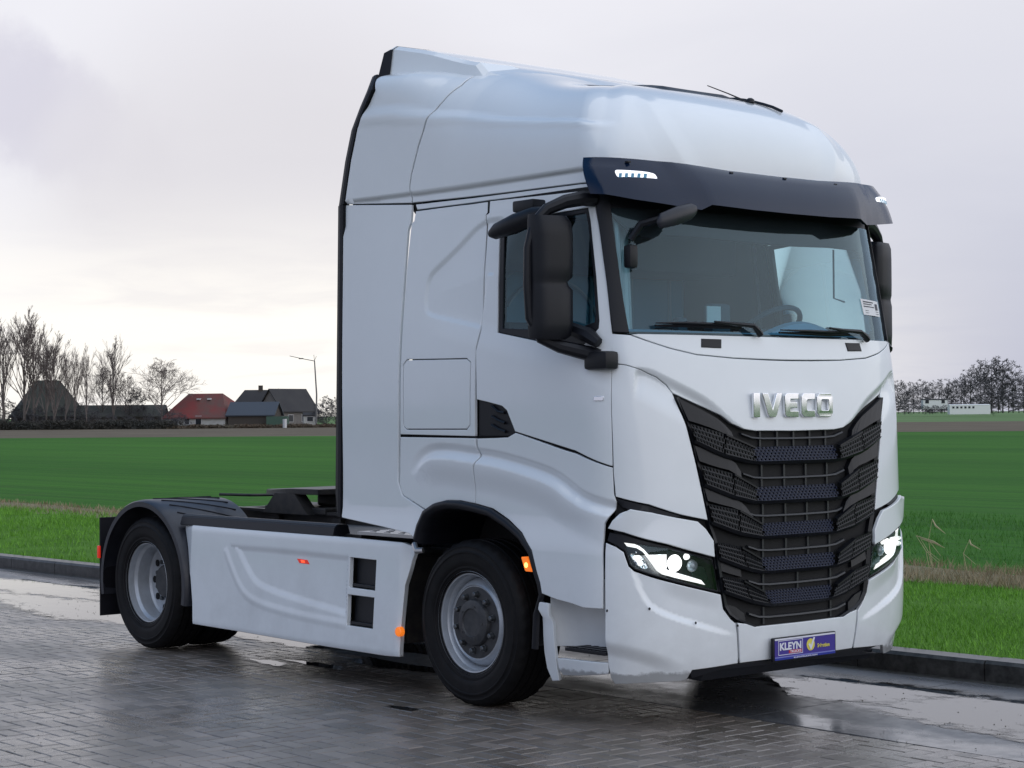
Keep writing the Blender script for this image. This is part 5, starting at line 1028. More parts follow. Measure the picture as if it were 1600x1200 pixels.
for polys in letter_polys():
    cu = bpy.data.curves.new('badge_letter', 'CURVE'); cu.dimensions = '2D'; cu.extrude = .006; cu.bevel_depth = .004; cu.bevel_resolution = 2; cu.fill_mode = 'BOTH'; cu.offset = -.003
    for P in polys:
        sp = cu.splines.new('POLY'); sp.points.add(len(P)-1); sp.use_cyclic_u = True
        for i, (a, b_) in enumerate(P): sp.points[i].co = (a, b_, 0, 1)
    o = bpy.data.objects.new('t', cu); COL.objects.link(o); me = bpy.data.meshes.new_from_object(o.evaluated_get(bpy.context.evaluated_depsgraph_get())); COL.objects.unlink(o); bpy.data.objects.remove(o)
    V = []
    for v in me.vertices: V.append((tilt_x(v.co.x, 1.757)+.014+v.co.z+.004*v.co.y, v.co.x, 1.690+v.co.y))
    F = [tuple(p.vertices) for p in me.polygons]; mk('badge_letter', V, F, CHROME, bonnet, smooth=True, angle=30)
# --- grille
go = P2('grille_o'); gh = [(.93, 1.64), (.69, 1.64), (.62, 1.66), (.54, 1.72), (.47, 1.765), (.345, 1.83)]+go+[(.93, .51)]
gfull = gh+[(1.86-a, b_) for a, b_ in gh[1:-1][::-1]]
grille = skin_panel('grille', gfull, DARK, truck, surf=plain_surface, off=-.11, grid=.1, gap=-.01, sides=(-1,), thick=.002)
rim_o = np.array(go)
def strip_mesh(name, up, lo, off_u, off_l, mat, parent=grille, thick=.03):
    """a slat between two polylines (s, v) on both halves, given thickness"""
    up = resample_line(up, .05); lo = resample_line(lo, .05, len(up))
    whole = abs(up[-1][0]-.93) < 1e-6
    for h in (0, 1):
        if h == 0 or not whole: V = []; F = []
        f = (lambda s_: s_) if h == 0 else (lambda s_: 1.86-s_)
        A_ = [on_skin(f(a), b_, off_u) for a, b_ in up]; B_ = [on_skin(f(a), b_, off_l) for a, b_ in lo]
        C_ = [on_skin(f(a), b_-.004, off_l-thick) for a, b_ in lo]; D_ = [on_skin(f(a), b_+.004, off_u-thick) for a, b_ in up]
        n0 = len(V); m = len(A_); V += A_+B_+C_+D_
        for i in range(m-1):
            for r in range(4):
                q = (r+1) % 4; f4 = (n0+r*m+i, n0+r*m+i+1, n0+q*m+i+1, n0+q*m+i); F.append(f4[::-1] if h == 0 else f4)
        F.append((n0, n0+m, n0+2*m, n0+3*m)); F.append((n0+m-1, n0+2*m-1, n0+3*m-1, n0+4*m-1))
        if h == 1 or not whole: mk(name, V, F, mat, parent)
def resample_line(P, step, n=None):
    P = np.array(P, float); d = np.r_[0, np.cumsum(np.linalg.norm(P[1:]-P[:-1], axis=1))]
    n = n or max(2, int(d[-1]/step)+1); t = np.linspace(0, d[-1], n); return [tuple(q) for q in np.stack([np.interp(t, d, P[:,0]), np.interp(t, d, P[:,1])], 1)]
def honey(name, quad, nu, nv, offs, mat, parent, ends=True, mirror=True, hole=.30):
    """perforated band: every cell is a frame round a diamond hole, real geometry"""
    V = []; F = []
    def pt(u, v, h, dz=0):
        a = np.array(quad(u, v)); s_ = a[0] if h == 0 else 1.86-a[0]; return on_skin_fast(s_, a[1], a[2]+dz)
    for h in ((0, 1) if mirror else (0,)):
        for j in range(nv):
            sh = (j % 2)*.5
            for i in range(nu):
                u0, u1 = (i+sh)/(nu+.5), (i+1+sh)/(nu+.5); v0, v1 = j/nv, (j+1)/nv; uc, vc = (u0+u1)/2, (v0+v1)/2
                c4 = [(u0, v0), (u1, v0), (u1, v1), (u0, v1)]; hu, hv = (u1-u0)*hole, (v1-v0)*hole
                d4 = [(uc-hu, vc-hv*.5), (uc+hu*.3, vc-hv), (uc+hu, vc+hv*.5), (uc-hu*.3, vc+hv)]
                n0 = len(V)
                for p in c4: V.append((p, h, 0))
                for p in d4: V.append((p, h, -.002))
                for p in d4: V.append((p, h, -.014))
                for k in range(4):
                    q = (k+1) % 4; F.append((n0+k, n0+q, n0+4+q, n0+4+k)); F.append((n0+4+k, n0+4+q, n0+8+q, n0+8+k))
    uv = np.array([p for p, h, z in V]); qa = np.array([quad(*p) for p in uv]); hh = np.array([h for p, h, z in V]); zz_ = np.array([z for p, h, z in V])
    s_ = np.where(hh == 0, qa[:,0], 1.86-qa[:,0]); P = shell(s_, qa[:,1])+shell_n(s_, qa[:,1])*(qa[:,2]+zz_)[:,None]
    return mk(name, P, F, mat, parent, kind='stuff')
on_skin_fast = on_skin
def plane_quad(a, b_, c, d, o0, o1):
    """a,b upper edge ends; d,c lower edge ends"""
    a, b_, c, d = map(np.array, (a, b_, c, d))
    def f(u, v):
        p = (a*(1-u)+b_*u)*(1-v)+(d*(1-u)+c*u)*v; return (p[0], p[1], o0*(1-v)+o1*v)
    return f
ctr = []
for i in range(5):
    B_ = P2('band%d' % i); up, lo = B_[:3], B_[3:]
    # outer wing, inner wing, centre
    def out_edge(v): # s of the grille outline at height v
        return float(np.interp(-v, -rim_o[:,1], rim_o[:,0]))+.012
    u0 = (out_edge(up[0][1]), up[0][1]); l0 = (out_edge(lo[0][1]), lo[0][1])
    base_off = (.012, .012, .006, .006, .004)[i]
    honey('honeycomb_wing', plane_quad(u0, up[1], lo[1], l0, base_off, base_off+.004), 9, 4, None, GRILLE, grille)
    honey('honeycomb_wing', plane_quad(up[1], up[2], lo[2], lo[1], base_off, base_off+.006), 9, 4, None, GRILLE, grille)
    upc, loc_ = (.93, up[2][1]-.004), (.93, lo[2][1]-.004)
    honey('honeycomb_centre', plane_quad((up[2][0]+.004, up[2][1]), (1.86-up[2][0]-.004, up[2][1]), (1.86-lo[2][0]-.01, lo[2][1]), (lo[2][0]+.01, lo[2][1]), base_off-.028, base_off-.002), 22, 5, None, NAVY, grille, mirror=False)
    # proud lower rim of the chevron
    dn = lambda p, q: (p[0], p[1]-q)
    strip_mesh('chevron_rim', [l0, lo[1], lo[2], loc_], [dn(l0, .016), dn(lo[1], .018), dn(lo[2], .016), dn(loc_, .015)], base_off+.008, base_off-.006, GRILLE)
    strip_mesh('chevron_rim', [dn(up[1], -.0), up[2]], [dn(up[1], .010), dn(up[2], .010)], base_off+.010, base_off+.010, GRILLE)
    ctr.append((up[2], lo[2]))
for i in range(3):
    A_ = P2('arm%d' % i); u, l_ = A_[:4], A_[4:][::-1]
    u = [(out_edge(u[0][1]), u[0][1])]+u[1:]; l_ = [(out_edge(l_[0][1]), l_[0][1])]+l_[1:]
    strip_mesh('grille_arm', u, l_, -.006, .004, GRILLE)
for a, v in ((.30, .885), (.47, .875)):
    pass
low_arms = [[(.50, .925), (.56, .895), (.62, .87)], [(.515, .80), (.58, .77), (.63, .75)], [(.545, .665), (.60, .64), (.64, .60)]]
for P in low_arms:
    strip_mesh('grille_arm', P, [(a+.004, b_-.065) for a, b_ in P], -.02, -.012, GRILLE)
# thin bars and ribs in the open slots
tops = [1.640]+[l_[1] for _, l_ in ctr]; bots = [u[1] for u, _ in ctr]+[.535]
for k, (zt, zb) in enumerate(zip(tops, bots)):
    zt -= .024 if k else 0
    if zt-zb < .02: continue
    zm = zt*.45+zb*.55; wd = .255 if k < 3 else .235
    pts = [(.93-wd-.035, zm+.028), (.93-wd, zm+.008), (.93-wd+.06, zm), (.93, zm-.002)]
    strip_mesh('grille_bar', pts, [(a, b_-.009) for a, b_ in pts], -.016, -.012, RIB, thick=.02)
    nr = (5, 4, 4, 4, 3, 2)[k]
    for j in range(nr):
        s_ = .93-.19+.38*j/max(1, nr-1) if nr > 1 else .93
        strip_mesh_one = on_skin
        b = MB(); p0 = on_skin(s_, zt, -.034); p1 = on_skin(s_, zb, -.034)
        b.box(min(p0[0], p1[0])-.02, max(p0[0], p1[0])+.01, p0[1]-.007, p0[1]+.007, zb-.005, zt+.005); b.build('grille_rib', RIB, grille)
    for sg in (-1, 1):
        b = MB(); p = on_skin(.93+sg*.255, (zt+zb)/2, -.05); b.box(p[0]-.03, p[0], p[1]-.045, p[1]+.045, zb, zt); b.build('grille_block', BLACK, grille)
# white flank returns around the grille opening (panels have depth)
strip_mesh('grille_side_rail', [(a+.004, b_) for a, b_ in go], [(a+.020, b_+.002) for a, b_ in go], -.002, -.012, GRILLE, thick=.1)
# --- headlights
def headlight(sg):
    f = plain_surface; R_ = (sg,)
    h = skin_panel('headlight', P2('hl'), BLACK, truck, surf=f, off=-.012, grid=.05, holes=[P2('hl_lens')], gap=.002, sides=R_, thick=.09)
    skin_panel('lamp_bowl', P2('hl_lens'), BOWL, h, surf=f, off=-.085, grid=.1, gap=-.006, sides=R_, thick=.001)
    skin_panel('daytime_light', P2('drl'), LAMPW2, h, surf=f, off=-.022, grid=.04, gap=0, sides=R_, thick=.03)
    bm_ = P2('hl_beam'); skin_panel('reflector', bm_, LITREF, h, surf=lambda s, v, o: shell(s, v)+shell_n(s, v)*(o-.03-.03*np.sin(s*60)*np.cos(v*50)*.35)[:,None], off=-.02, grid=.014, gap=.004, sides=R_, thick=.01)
    skin_panel('corner_reflector', P2('hl_small'), CHROME, h, surf=lambda s, v, o: shell(s, v)+shell_n(s, v)*(o-.02-.012*np.sin(s*90)*np.cos(v*80))[:,None], off=-.02, grid=.012, gap=.004, sides=R_, thick=.01)
    c = np.array(bm_).mean(0)
    def lamp(s_, v_, r, mat, nm, off=-.03):
        p = on_skin(s_, v_, off); n_ = shell_n(np.array([s_]), np.array([v_]))[0]; ax = Vector((n_[0], n_[1]*.5, n_[2])).normalized(); q = ax.to_track_quat('Z', 'Y').to_matrix()
        b = MB(); b.lathe([(0.0001, .018), (r*.5, .016), (r*.85, .008), (r, -.004), (r*.95, -.02)], (0,0,0), 24, 'z')
        V = [q @ Vector(v) for v in b.V]; V = [(p[0]+v.x, (p[1]+v.y)*(-sg), p[2]+v.z) for v in V]
        F = [tuple(ff) if sg == -1 else tuple(ff)[::-1] for ff in b.F]; o = mk(nm, V, F, mat, h, smooth=True); return o
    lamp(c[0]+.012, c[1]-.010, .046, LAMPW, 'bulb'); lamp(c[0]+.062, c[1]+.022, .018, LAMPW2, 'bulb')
    lamp(c[0]+.088, c[1]-.03, .034, RIM, 'projector_lens')
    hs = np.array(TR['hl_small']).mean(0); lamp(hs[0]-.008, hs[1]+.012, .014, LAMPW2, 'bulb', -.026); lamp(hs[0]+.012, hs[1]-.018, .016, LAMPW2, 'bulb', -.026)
    dk = [(.405, .895), (.465, .875), (.500, .735), (.44, .77), (.415, .80)]
    skin_panel('lamp_shroud', dk, material('dark_green_lens', (.01,.02,.018), .2), h, surf=f, off=-.03, grid=.05, gap=0, sides=R_, thick=.02)
    skin_panel('lamp_cover', P2('hl_lens'), LENSG, h, surf=f, off=-.010, grid=.06, gap=0, edge=.001, sides=R_, thick=.001)
both(headlight)
# small rivets and scuff on the bumper
for s_, v_ in ((-.035, .655), (.21, .665), (.41, .575), (.595, .54)):
    for q in (s_,):
        p = on_skin(q, v_, .002); b = MB(); b.lathe([(0.0001, .004), (.006, .003), (.008, 0)], p, 8, 'x'); b.build('bumper_rivet', BLACK, truck)
# --- number plate
PB = material('plate_purple_blue', (.055,.035,.28), .35); PB2 = material('plate_blue', (.015,.03,.30), .35); PW = material('plate_white', (.75,.76,.82), .4); PR = material('plate_red', (.55,.03,.07), .4); PY = material('plate_yellow', (.75,.66,.10), .4)
px = .128; b = MB(); b.box(px-.02, px, -.268, .268, .318, .452, .006); plate = b.build('number_plate', BLACK, truck, smooth=True)
def flat(name, y0, y1, z0, z1, mat, x=px, t=.0015, par=plate): b = MB(); b.box(x, x+t, y0, y1, z0, z1); return b.build(name, mat, par)
flat('plate_board', -.256, .258, .326, .446, PB); flat('plate_band', -.256, .258, .437, .446, PW, px+.0016); flat('plate_band', -.256, .258, .338, .344, material('plate_light_blue', (.2,.22,.55), .4), px+.0016); flat('plate_band', -.256, .258, .326, .3375, PB2, px+.0016)
for y0, y1, z0, z1 in ((-.228, -.022, .431, .434), (-.228, -.022, .352, .355), (-.228, -.225, .355, .431), (-.025, -.022, .355, .431)): flat('plate_frame_line', y0, y1, z0, z1, PW, px+.0016)
def word(name, body, size, y, z, mat, x, parent, bold=.0, width=None, depth=.0006):
    V, F = text_mesh(body, size, depth, bold); xs_ = [v.x for v in V]; k = (width/(max(xs_)-min(xs_))) if width else 1; x0 = min(xs_)
    return mk(name, [(x+v.z, y+(v.x-x0)*k, z+v.y) for v in V], F, mat, parent)
word('plate_lettering', 'KLEYN', .056, -.216, .381, PW, px+.003, plate, .0022, .180)
flat('plate_red_patch', -.140, -.030, .358, .376, PR, px+.0016)
word('plate_lettering', 'TRUCKS', .018, -.132, .361, PW, px+.004, plate, .0004, .095)
word('plate_lettering', 'Selection', .030, .103, .372, PY, px+.003, plate, .0008, .105)
word('plate_lettering', 'KLEYNTRUCKS.COM', .010, -.10, .3285, PW, px+.004, plate, .0002, .20)
b = MB(); b.lathe([(.034, px+.0015), (.034, px+.0035), (.0001, px+.0035)], (0, .045, .393), 24, 'x'); b.build('plate_disc', PY, plate)
b = MB(); b.prism([(.025, .395), (.035, .403), (.044, .388), (.066, .432), (.080, .432), (.048, .366), (.040, .366)], 'x', px+.004, px+.006); b.build('plate_tick', PW, plate)
# --- mirrors
def mirror(sg):
    Q = lambda P: [(x, -sg*y, z) for x, y, z in P]
    prof = [(2.13, .10, .80), (2.15, .135, .95), (2.22, .150, 1.0), (2.40, .152, 1.0), (2.425, .118, .93), (2.445, .112, .90), (2.47, .150, .98), (2.54, .155, 1.0), (2.70, .155, 1.0), (2.77, .145, .97), (2.805, .11, .80)]
    V = []; F = []; cxm, cym = -.47, -1.40; n = 20
    for z, wy, k in prof:
        for j in range(n):
            t = 2*math.pi*j/n; c, d = math.cos(t), math.sin(t); e = lambda q: math.copysign(abs(q)**.62, q)
            x = cxm+(.10 if c > 0 else .03)*k*e(c); y = cym+(wy if d > 0 else (.125+.026*min(1, k)))*.74*e(d)
            V.append((x+.25*(y-cym), y, z-.12*(x-cxm)))
    F = [(i*n+j, i*n+(j+1) % n, (i+1)*n+(j+1) % n, (i+1)*n+j) for i in range(len(prof)-1) for j in range(n)]+[tuple(range(n))[::-1], tuple((len(prof)-1)*n+j for j in range(n))]
    mi = mk('door_mirror', Q(V), F if sg == -1 else [f[::-1] for f in F], BLACK, truck, smooth=True, angle=50)
    b = MB(); arm = Q([(-.36, -1.15, 2.90), (-.38, -1.22, 2.90), (-.42, -1.31, 2.88), (-.46, -1.41, 2.835), (-.49, -1.48, 2.76), (-.50, -1.515, 2.62), (-.50, -1.52, 2.42), (-.50, -1.505, 2.24), (-.47, -1.45, 2.13), (-.42, -1.36, 2.085), (-.36, -1.28, 2.06), (-.27, -1.20, 2.03)])
    b.tube(arm, [.045, .043, .040, .034, .026, .024, .024, .026, .032, .036, .040, .042], 10); b.build('mirror_arm', BLACK, mi, smooth=True)
    b = MB(); b.box(-.33, -.15 if sg == -1 else -.22, *sorted((-sg*-1.27, -sg*-1.17) if sg == -1 else (1.13, 1.17)), 1.955, 2.055, .02); b.build('mirror_bracket', BLACK, mi, smooth=True)
    b = MB(); b.tube(Q([(-.72, -1.21, 2.245), (-.5, -1.245, 2.20), (-.3, -1.25, 2.14), (-.24, -1.24, 2.10)]), [.02, .035, .045, .03], 8); b.build('mirror_cable_cover', BLACK, mi, smooth=True)
    # blind spot mirror above the door
    V = []; F = []; prof = [(-.13, .035, .02), (-.10, .075, .04), (0, .095, .055), (.10, .085, .05), (.15, .05, .03)]; n = 14
    for a, wz, wx in prof:
        for j in range(n):
            t = 2*math.pi*j/n; V.append((-.86+a*1.45, -1.30+.9*wx*math.sin(t)+.2*a, 2.795+.33*a+wz*.62*math.cos(t)))
    F = [(i*n+j, i*n+(j+1) % n, (i+1)*n+(j+1) % n, (i+1)*n+j) for i in range(4) for j in range(n)]+[tuple(range(n))[::-1], tuple(4*n+j for j in range(n))]
    if sg == -1:
        bs = mk('kerb_mirror', Q(V), F, BLACK, truck, smooth=True, angle=60)
        b = MB(); b.box(-.92, -.74, -1.27, -1.17, 2.865, 2.93, .012); b.tube([(-.80, -1.22, 2.89), (-.84, -1.28, 2.82)], .025, 8); b.build('mirror_bracket', BLACK, bs, smooth=True)
both(mirror)
# front blind-spot mirror under the visor and its bracket
c0 = on_skin(.345, 2.765, .16); V = []; prof = [(-.13, .02), (-.11, .05), (0, .062), (.10, .055), (.135, .03)]; n = 14
for a, r in prof:
    for j in range(n):
        t = 2*math.pi*j/n; V.append((c0[0]+.45*r*math.sin(t)+.1*a, c0[1]+a, c0[2]+.30*a+r*.85*math.cos(t)))
F = [(i*n+j, i*n+(j+1) % n, (i+1)*n+(j+1) % n, (i+1)*n+j) for i in range(4) for j in range(n)]+[tuple(range(n))[::-1], tuple(4*n+j for j in range(n))]
fm = mk('front_mirror', V, F, FENDER, truck, smooth=True, angle=60)
b = MB(); b.tube([on_skin(.30, 2.76, .12), on_skin(.22, 2.74, .06), on_skin(.17, 2.66, .03)], .022, 8); b.build('mirror_arm', BLACK, fm, smooth=True)
b = MB(); q = on_skin(.165, 2.60, .04); b.box(q[0]-.03, q[0]+.03, q[1]-.032, q[1]+.032, q[2]-.10, q[2]+.03, .02); b.build('camera_pod', BLACK, fm, smooth=True)
# --- cab interior seen through the glass
b = MB(); b.box(-1.97, -.30, -1.13, 1.13, 1.33, 1.40); b.build('cab_floor', INTD, truck)
b = MB(); b.box(-1.97, -.35, -1.10, 1.10, 2.93, 2.97); b.build('cab_headliner', INT, truck)
b = MB(); b.box(-1.97, -1.93, -1.13, 1.13, 1.4, 2.93); back = b.build('cab_back_lining', INT, truck)
for y in (-.98, -.62, -.25, .25, .62, .98):
    b = MB(); b.tube([(-1.915, y, 2.0+.1*math.cos(y)), (-1.915, y, 2.88)], .012, 6); b.build('lining_seam', TRIMI, back)
b = MB()
for rr in (.75, .58, .44):
    b.tube([(-1.91, -.1+rr*math.cos(t), 2.2+rr*.9*math.sin(t)) for t in np.linspace(.3, 2.6, 16)], .011, 6)
b.build('lining_piping', TRIMI, back)
b = MB(); b.box(-1.90, -1.35, -1.05, 1.05, 2.62, 2.92, .03); b.build('overhead_locker', INTD, truck, smooth=True)
b = MB(); b.prism([(-.20, 1.5), (-.20, 2.12), (-.32, 2.19), (-.52, 2.16), (-.62, 2.05), (-.62, 1.5)], 'y', -1.10, 1.10); dash = b.build('dashboard', INT, truck, bevel=.02)
b = MB(); b.tube([(-.45, .32+.66*t/10, 2.15+.075*math.sin(math.pi*t/10)) for t in range(11)], .05, 8); b.build('instrument_cowl', INT, dash, smooth=True)
b = MB(); b.box(-.50, -.42, -.16, .0, 2.12, 2.36, .02); b.build('dash_screen', INTD, dash, smooth=True)
b = MB(); b.box(-.46, -.40, -.46, -.38, 2.12, 2.27, .02); b.build('holder', INTD, dash, smooth=True)
b = MB(); b.box(-.40, -.39, -.235, -.12, 2.22, 2.34); b.build('card', CURT, dash)
def steering():
    c = Vector((-.68, .60, 2.22)); ax = Matrix.Rotation(RAD(-38), 3, 'Y'); pts = [c+ax @ Vector((.23*math.cos(t), .23*math.sin(t), 0)) for t in np.linspace(0, 2*math.pi, 33)]
    b = MB(); b.tube(pts, .017, 8, cap=False); b.tube([c+ax @ Vector((0, -.22, 0)), c, c+ax @ Vector((0, .22, 0))], .02, 6); b.tube([c, c+ax @ Vector((0, 0, -.35))], .035, 8); b.build('steering_wheel', INTD, truck, smooth=True)
steering()
for y in (-.68, .62):
    b = MB(); b.box(-1.35, -.85, y-.25, y+.25, 1.62, 1.78, .04); b.box(-1.62, -1.48, y-.25, y+.25, 1.72, 2.12, .05); b.box(-1.62, -1.50, y-.13, y+.13, 2.13, 2.28, .04); b.build('seat', INTD, truck, smooth=True)
V = []; 
for i in range(25):
    t = i/24; 
    for z in np.linspace(2.16, 2.82, 6): V.append((-.30-.10*t+.018*math.sin(t*40), -1.02+.02*math.cos(t*40)+.17*t-.05*(z-2.16), z))
mk('curtain', V, [(i*6+j, (i+1)*6+j, (i+1)*6+j+1, i*6+j+1) for i in range(24) for j in range(5)], CURT, truck, smooth=True)
b = MB(); b.tube([(-.36, .86, 2.72), (-.36, .86, 2.42), (-.36, .96, 2.40)], .006, 6); b.build('cable', INTD, truck)
# --- wheels
def tyre_prof(yo, yi, R=.49, rb=.292):
    s_ = 1 if yi > yo else -1; w_ = abs(yi-yo); L_ = [(rb, .012), (.31, .004), (.322, .000), (.325, -.006), (.338, -.006), (.342, -.010), (.37, -.013), (.41, -.014), (.414, -.018), (.420, -.018), (.424, -.013), (.445, -.008), (.450, -.010), (.457, -.004), (.468, .004), (.482, .018), (R-.002, .032)]
    pts = [(r, yo+s_*d) for r, d in L_]
    for k in range(4):
        c = w_*(.2+.2*k); pts += [(R, yo+s_*(c-.010)), (R-.012, yo+s_*(c-.007)), (R-.012, yo+s_*(c+.007)), (R, yo+s_*(c+.010))]
    return pts+[(r, yi-s_*d) for r, d in L_[::-1]]
def wheel(x, yo, yi, steer, sg):
    c = (x, 0, .49); S = 1 if yi > yo else -1
    if steer:
        pr = [(.304, .002), (.308, .010), (.300, .016), (.285, .018), (.282, .055), (.268, .075), (.262, .105), (.256, .085), (.236, .055), (.222, .044), (.216, .050), (.150, .050), (.150, .060), (.148, .2)]
    else:
        pr = [(.304, .002), (.308, .010), (.300, .016), (.286, .018), (.283, .060), (.266, .080), (.258, .160), (.262, .175), (.250, .190), (.222, .200), (.150, .205), (.135, .20), (.130, .26)]
    b = MB(); b.lathe([(r, yo+S*d) for r, d in pr], c, 72); w_ = b.build('wheel', RIM, truck, smooth=True, angle=30)
    b = MB(); nb = 144; b.lathe(tyre_prof(yo, yi), c, nb, mod=lambda i, j: (-.006 if (j//2) % 2 and i in (15, 16, 33, 34) else 0)); b.build('tyre', RUBBER, w_, smooth=True, angle=40)
    if steer:
        b = MB(); b.lathe([(.212, yo+S*.048), (.20, yo+S*.046), (.140, yo+S*.046), (.137, yo+S*.030), (.132, yo+S*.020), (.110, yo+S*.012), (.085, yo+S*.010), (.080, yo+S*.018), (.05, yo+S*.020), (.0001, yo+S*.020)], c, 48); hb = b.build('hub', HUB, w_, smooth=True, angle=30)
        for k in range(10):
            t = 2*math.pi*(k+.35)/10; p = (x+.1675*math.cos(t), 0, .49+.1675*math.sin(t))
            b = MB(); b.lathe([(.021, yo+S*.046), (.021, yo+S*.036), (.017, yo+S*.036), (.016, yo+S*.018), (.009, yo+S*.014), (.0001, yo+S*.014)], p, 10); b.build('wheel_nut', NUT, w_)
        for k in range(5):
            t = 2*math.pi*k/5; b = MB(); b.lathe([(.007, yo+S*.012), (.006, yo+S*.006), (.0001, yo+S*.006)], (x+.1*math.cos(t), 0, .49+.1*math.sin(t)), 8); b.build('hub_bolt', HUB, w_)
    else:
        b = MB(); b.lathe([(.128, yo+S*.24), (.122, yo+S*.16), (.11, yo+S*.145), (.07, yo+S*.14), (.0001, yo+S*.14)], c, 36); b.build('hub', HUB, w_, smooth=True)
        for k in range(10):
            t = 2*math.pi*k/10; p = (x+.212*math.cos(t), 0, .49+.212*math.sin(t))
            b = MB(); b.lathe([(.026, yo+S*.198), (.026, yo+S*.193), (.0001, yo+S*.193)], p, 14); b.build('hand_hole', DARK, w_)
            p = (x+.1675*math.cos(t+.3), 0, .49+.1675*math.sin(t+.3)); b = MB(); b.lathe([(.017, yo+S*.205), (.016, yo+S*.18), (.0001, yo+S*.18)], p, 8); b.build('wheel_nut', NUT, w_)
for sg in (-1, 1):
    q = -sg
    wheel(-1.40, q*-1.215, q*-.90, True, sg); wheel(-5.20, q*-1.235, q*-.94, False, sg); wheel(-5.20, q*-.60, q*-.895, False, sg)
b = MB()
for x in (-1.40, -5.20): b.tube([(x, -.95, .49), (x, .95, .49)], .07, 12)
b.lathe([(.0001, -.22), (.2, -.18), (.24, 0), (.2, .18), (.0001, .22)], (-5.2, 0, .49), 20); b.build('axle', STEEL, truck, smooth=True)
# --- side skirts
def sk_relief(x, z):
    q = np.stack([x, z], 1); D = np.zeros(len(q))
    ci, co, cc = TA('sk_in'), TA('sk_out'), TA('sk_crease')
    d, g, t = pdist(ci, q, False); sd = d*g
    reg = inside(np.concatenate([cc, [[-2.62, .72]], ci[::-1]]), q); dist = np.minimum(pdist(ci, q, False)[0], pdist(cc, q, False)[0])
    D += np.where(reg, -.011*smooth01(dist/.05), 0)
    d, g, t = pdist(co, q, False); D += .004*smooth01(1-d/.04)*smooth01(t/.1)
    ed = np.maximum(0, (-4.55-x)); D += -ed*.25
    D += .06*(.58-z)-.018*smooth01((z-.89)/.07)**2-.012*smooth01((.28-z)/.07)**2-.030*smooth01((x+2.10)/.12)**2
    return D
def sk_surf(x, z, off): return np.stack([x, -(1.245+sk_relief(x, z)+off), z], 1)
sk = skin_panel('side_skirt', P2('skirt'), WHITE, truck, surf=sk_surf, grid=.014, holes=[P2('vent1'), P2('vent2')], thick=.03)
for v_ in ('vent1', 'vent2'):
    A_ = np.array(TR[v_]); c = A_.mean(0)
    skin_panel('vent', [tuple(c+(p-c)*.99) for p in A_], BLACK, sk, surf=sk_surf, off=-.055, grid=.1, thick=.005)
    skin_panel('vent_sill', [(A_[0][0]+.01, A_[3][1]+.004), (A_[1][0]-.01, A_[2][1]+.004), (A_[1][0]-.01, A_[2][1]+.026), (A_[0][0]+.01, A_[3][1]+.026)], GRILLE, sk, surf=sk_surf, off=-.02, grid=.1, thick=.03)
lm = skin_panel('side_marker_lamp', P2('sk_lamp'), BLACK, truck, surf=sk_surf, off=-.001, grid=.06, gap=0, thick=.02)
cc_ = np.array(TR['sk_lamp']); m_ = cc_.mean(0)
skin_panel('lamp_lens', [tuple(m_+(p-m_)*(.72, .7)) for p in cc_], LAMPR2, lm, surf=sk_surf, off=.004, grid=.06, gap=0, thick=.005)
skin_panel('bulb', [tuple(m_+(p-m_)*(.26, .42)) for p in cc_], LAMPR, lm, surf=sk_surf, off=.007, grid=.06, gap=0, thick=.003)
def caps(sg):
    Q = sg*-1
    b = MB(); b.prism([(q*-1.215*1, z) for q, z in ((Q, .935), (Q*.985, 1.0), (Q*.965, 1.015), (Q*.90, 1.01), (Q*.88, .93))], 'x', -4.74, -2.80); b.build('skirt_top_rail', BLACK, truck, bevel=.006)
    b = MB(); b.lathe([(.0001, Q*-1.285), (.026, Q*-1.283), (.030, Q*-1.277), (.030, Q*-1.25)], (-2.02, 0, .392), 16); b.build('orange_reflector', LAMPO, truck)
    # rear mudguard
    V = []; F = []; m = 40; rows = [(.575, Q*-1.275), (.612, Q*-1.275), (.622, Q*-1.262), (.628, Q*-1.22)]
    rows += [(.630, Q*-1.1), (.630, Q*-.9), (.630, Q*-.7), (.622, Q*-.60), (.60, Q*-.595)]
    for r, y in rows:
        for i in range(m):
            a = RAD(-12+i*(204/ (m-1))); x = -5.20+r*math.cos(a)*1.02; z = .49+r*math.sin(a)*(.98 if a > 0 else 1); V.append((x, y, z+(.0)))
    F = [(j*m+i, j*m+i+1, (j+1)*m+i+1, (j+1)*m+i) for j in range(len(rows)-1) for i in range(m-1)]
    mg = mk('rear_mudguard', V, F, FENDER, truck, smooth=True, angle=50)
    for k in range(7):
        a = RAD(48+k*11); b = MB(); b.tube([(-5.2+.631*1.02*math.cos(a-RAD(22)*(y_+1.16)/.5), Q*y_, .49+.631*.98*math.sin(a-RAD(22)*(y_+1.16)/.5)) for y_ in np.linspace(-1.16, -.66, 9)], .005, 5); b.build('mudguard_rib', SOFT, mg)
    b = MB(); b.box(-5.85, -5.835, *sorted((Q*-1.27, Q*-.62)), .20, .95); b.build('mud_flap', SOFT, truck)
    b = MB(); b.box(-5.93, -5.86, *sorted((Q*-1.19, Q*-.75)), .62, .76, .01); tl = b.build('tail_lamp', BLACK, truck, smooth=True)
    b = MB(); b.box(-5.86, -5.825, *sorted((Q*-1.287, Q*-1.272)), .64, .735, .005); b.build('lamp_lens', LAMPR2, tl, smooth=True)
both(caps)
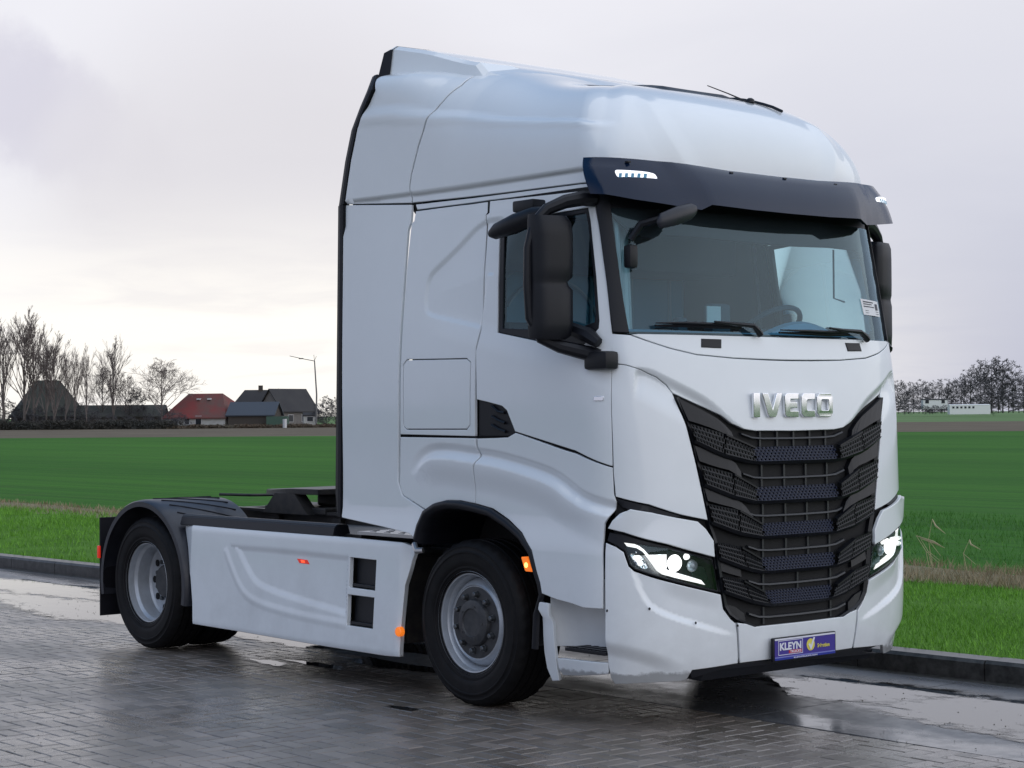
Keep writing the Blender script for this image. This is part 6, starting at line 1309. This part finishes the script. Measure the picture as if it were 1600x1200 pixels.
# --- chassis, fifth wheel, deck and tanks
for sg in (-1, 1):
    b = MB(); b.prism([(sg*.36, .76), (sg*.44, .76), (sg*.44, .775), (sg*.38, .775), (sg*.38, 1.0), (sg*.44, 1.0), (sg*.44, 1.02), (sg*.36, 1.02)], 'x', -5.95, -.35); b.build('chassis_rail', STEEL, truck)
for x in (-5.9, -4.7, -3.9, -2.9, -2.2):
    b = MB(); b.box(x-.05, x+.05, -.42, .42, .80, .98); b.build('cross_member', STEEL, truck)
b = MB()
P = [(-4.42, -.48), (-4.42, .48), (-4.75, .52), (-5.1, .44), (-5.42, .28), (-5.46, .20), (-5.1, .07), (-4.9, .06), (-4.9, -.06), (-5.1, -.07), (-5.46, -.20), (-5.42, -.28), (-5.1, -.44), (-4.75, -.52)]
b.prism(P, 'z', 1.145, 1.185); b.V = [(x, y, z+(.045*(x+4.42)/1.0 if x < -5.0 else 0)*.6) for x, y, z in b.V]
b.V = [(x+.38, y, z) for x, y, z in b.V]
fw = b.build('fifth_wheel', STEEL, truck, bevel=.006)
b = MB(); b.prism([(-4.72, 1.0), (-4.12, 1.0), (-4.30, 1.15), (-4.55, 1.15)], 'y', -.52, -.42); b.prism([(-4.72, 1.0), (-4.12, 1.0), (-4.30, 1.15), (-4.55, 1.15)], 'y', .42, .52); b.box(-4.8, -4.0, -.45, .45, 1.0, 1.05, .01); b.box(-4.40, -4.1, -.25, .25, 1.05, 1.14, .02); b.build('coupling_bracket', STEEL, fw)
b = MB(); b.tube([(-4.6, -.4, 1.13), (-4.75, -.6, 1.13), (-4.95, -.75, 1.135)], .012, 6); b.build('release_handle', STEEL, fw)
b = MB(); b.box(-2.62, -1.98, -1.15, -.48, .955, .975); dk = b.build('deck_plate', ALU, truck)
for i in range(8):
    for j in range(8):
        if (i+j) % 2: 
            b = MB(); b.box(-2.60+i*.075, -2.55+i*.075, -1.12+j*.075, -1.105+j*.075, .975, .979) if i % 2 else b.box(-2.585+i*.075, -2.57+i*.075, -1.135+j*.075, -1.085+j*.075, .975, .979); b.build('tread_bar', ALU, dk)
b = MB(); b.box(-3.9, -2.62, -1.12, -.5, .93, .95); b.build('deck_plate', STEEL, truck)
for sg in (-1, 1):
    b = MB(); b.box(-4.3, -2.75, *sorted((sg*1.17, sg*.50)), .30, .88, .07); b.build('fuel_tank', HUB, truck, smooth=True)
b = MB(); b.box(-2.70, -2.10, .48, 1.17, .28, .82, .02); b.build('battery_box', STEEL, truck, smooth=True)
b = MB(); b.box(-2.70, -2.10, -1.15, -.48, .30, .84, .02); b.build('exhaust_box', STEEL, truck, smooth=True)
b = MB(); b.box(-2.1, -.25, -.75, .75, .42, 1.28, .03); b.box(-.6, .0, -.9, .9, .35, .60, .02); b.build('engine_block', DARK, truck)
b = MB()
rr = random.Random(3)
for k in range(26):
    x = rr.uniform(-4.35, -2.7); y = rr.uniform(-.34, .34); b.box(x-.12, x+.12, y-.06, y+.06, .96, 1.0+rr.random()*.1, .01)
b.tube([(-2.05, -.2, 1.5), (-2.4, -.25, 1.25), (-2.9, -.1, 1.12), (-3.6, .0, 1.08)], .016, 8); b.tube([(-2.05, .0, 1.55), (-2.5, .05, 1.2), (-3.1, .12, 1.1), (-3.9, .1, 1.08)], .014, 8)
b.build('hose_and_valve_cluster', STEEL, truck, smooth=True)
b = MB(); b.box(-3.05, -2.72, .2, .9, .97, 1.30, .03); b.box(-3.5, -3.2, .3, .7, .97, 1.20, .03); b.build('air_filter_box', BLACK, truck, smooth=True)
b = MB(); b.tube([(-1.90, -1.24, .93), (-1.84, -1.27, .895), (-1.80, -1.25, .90)], .018, 8); b.build('arch_clip', ALU, truck)
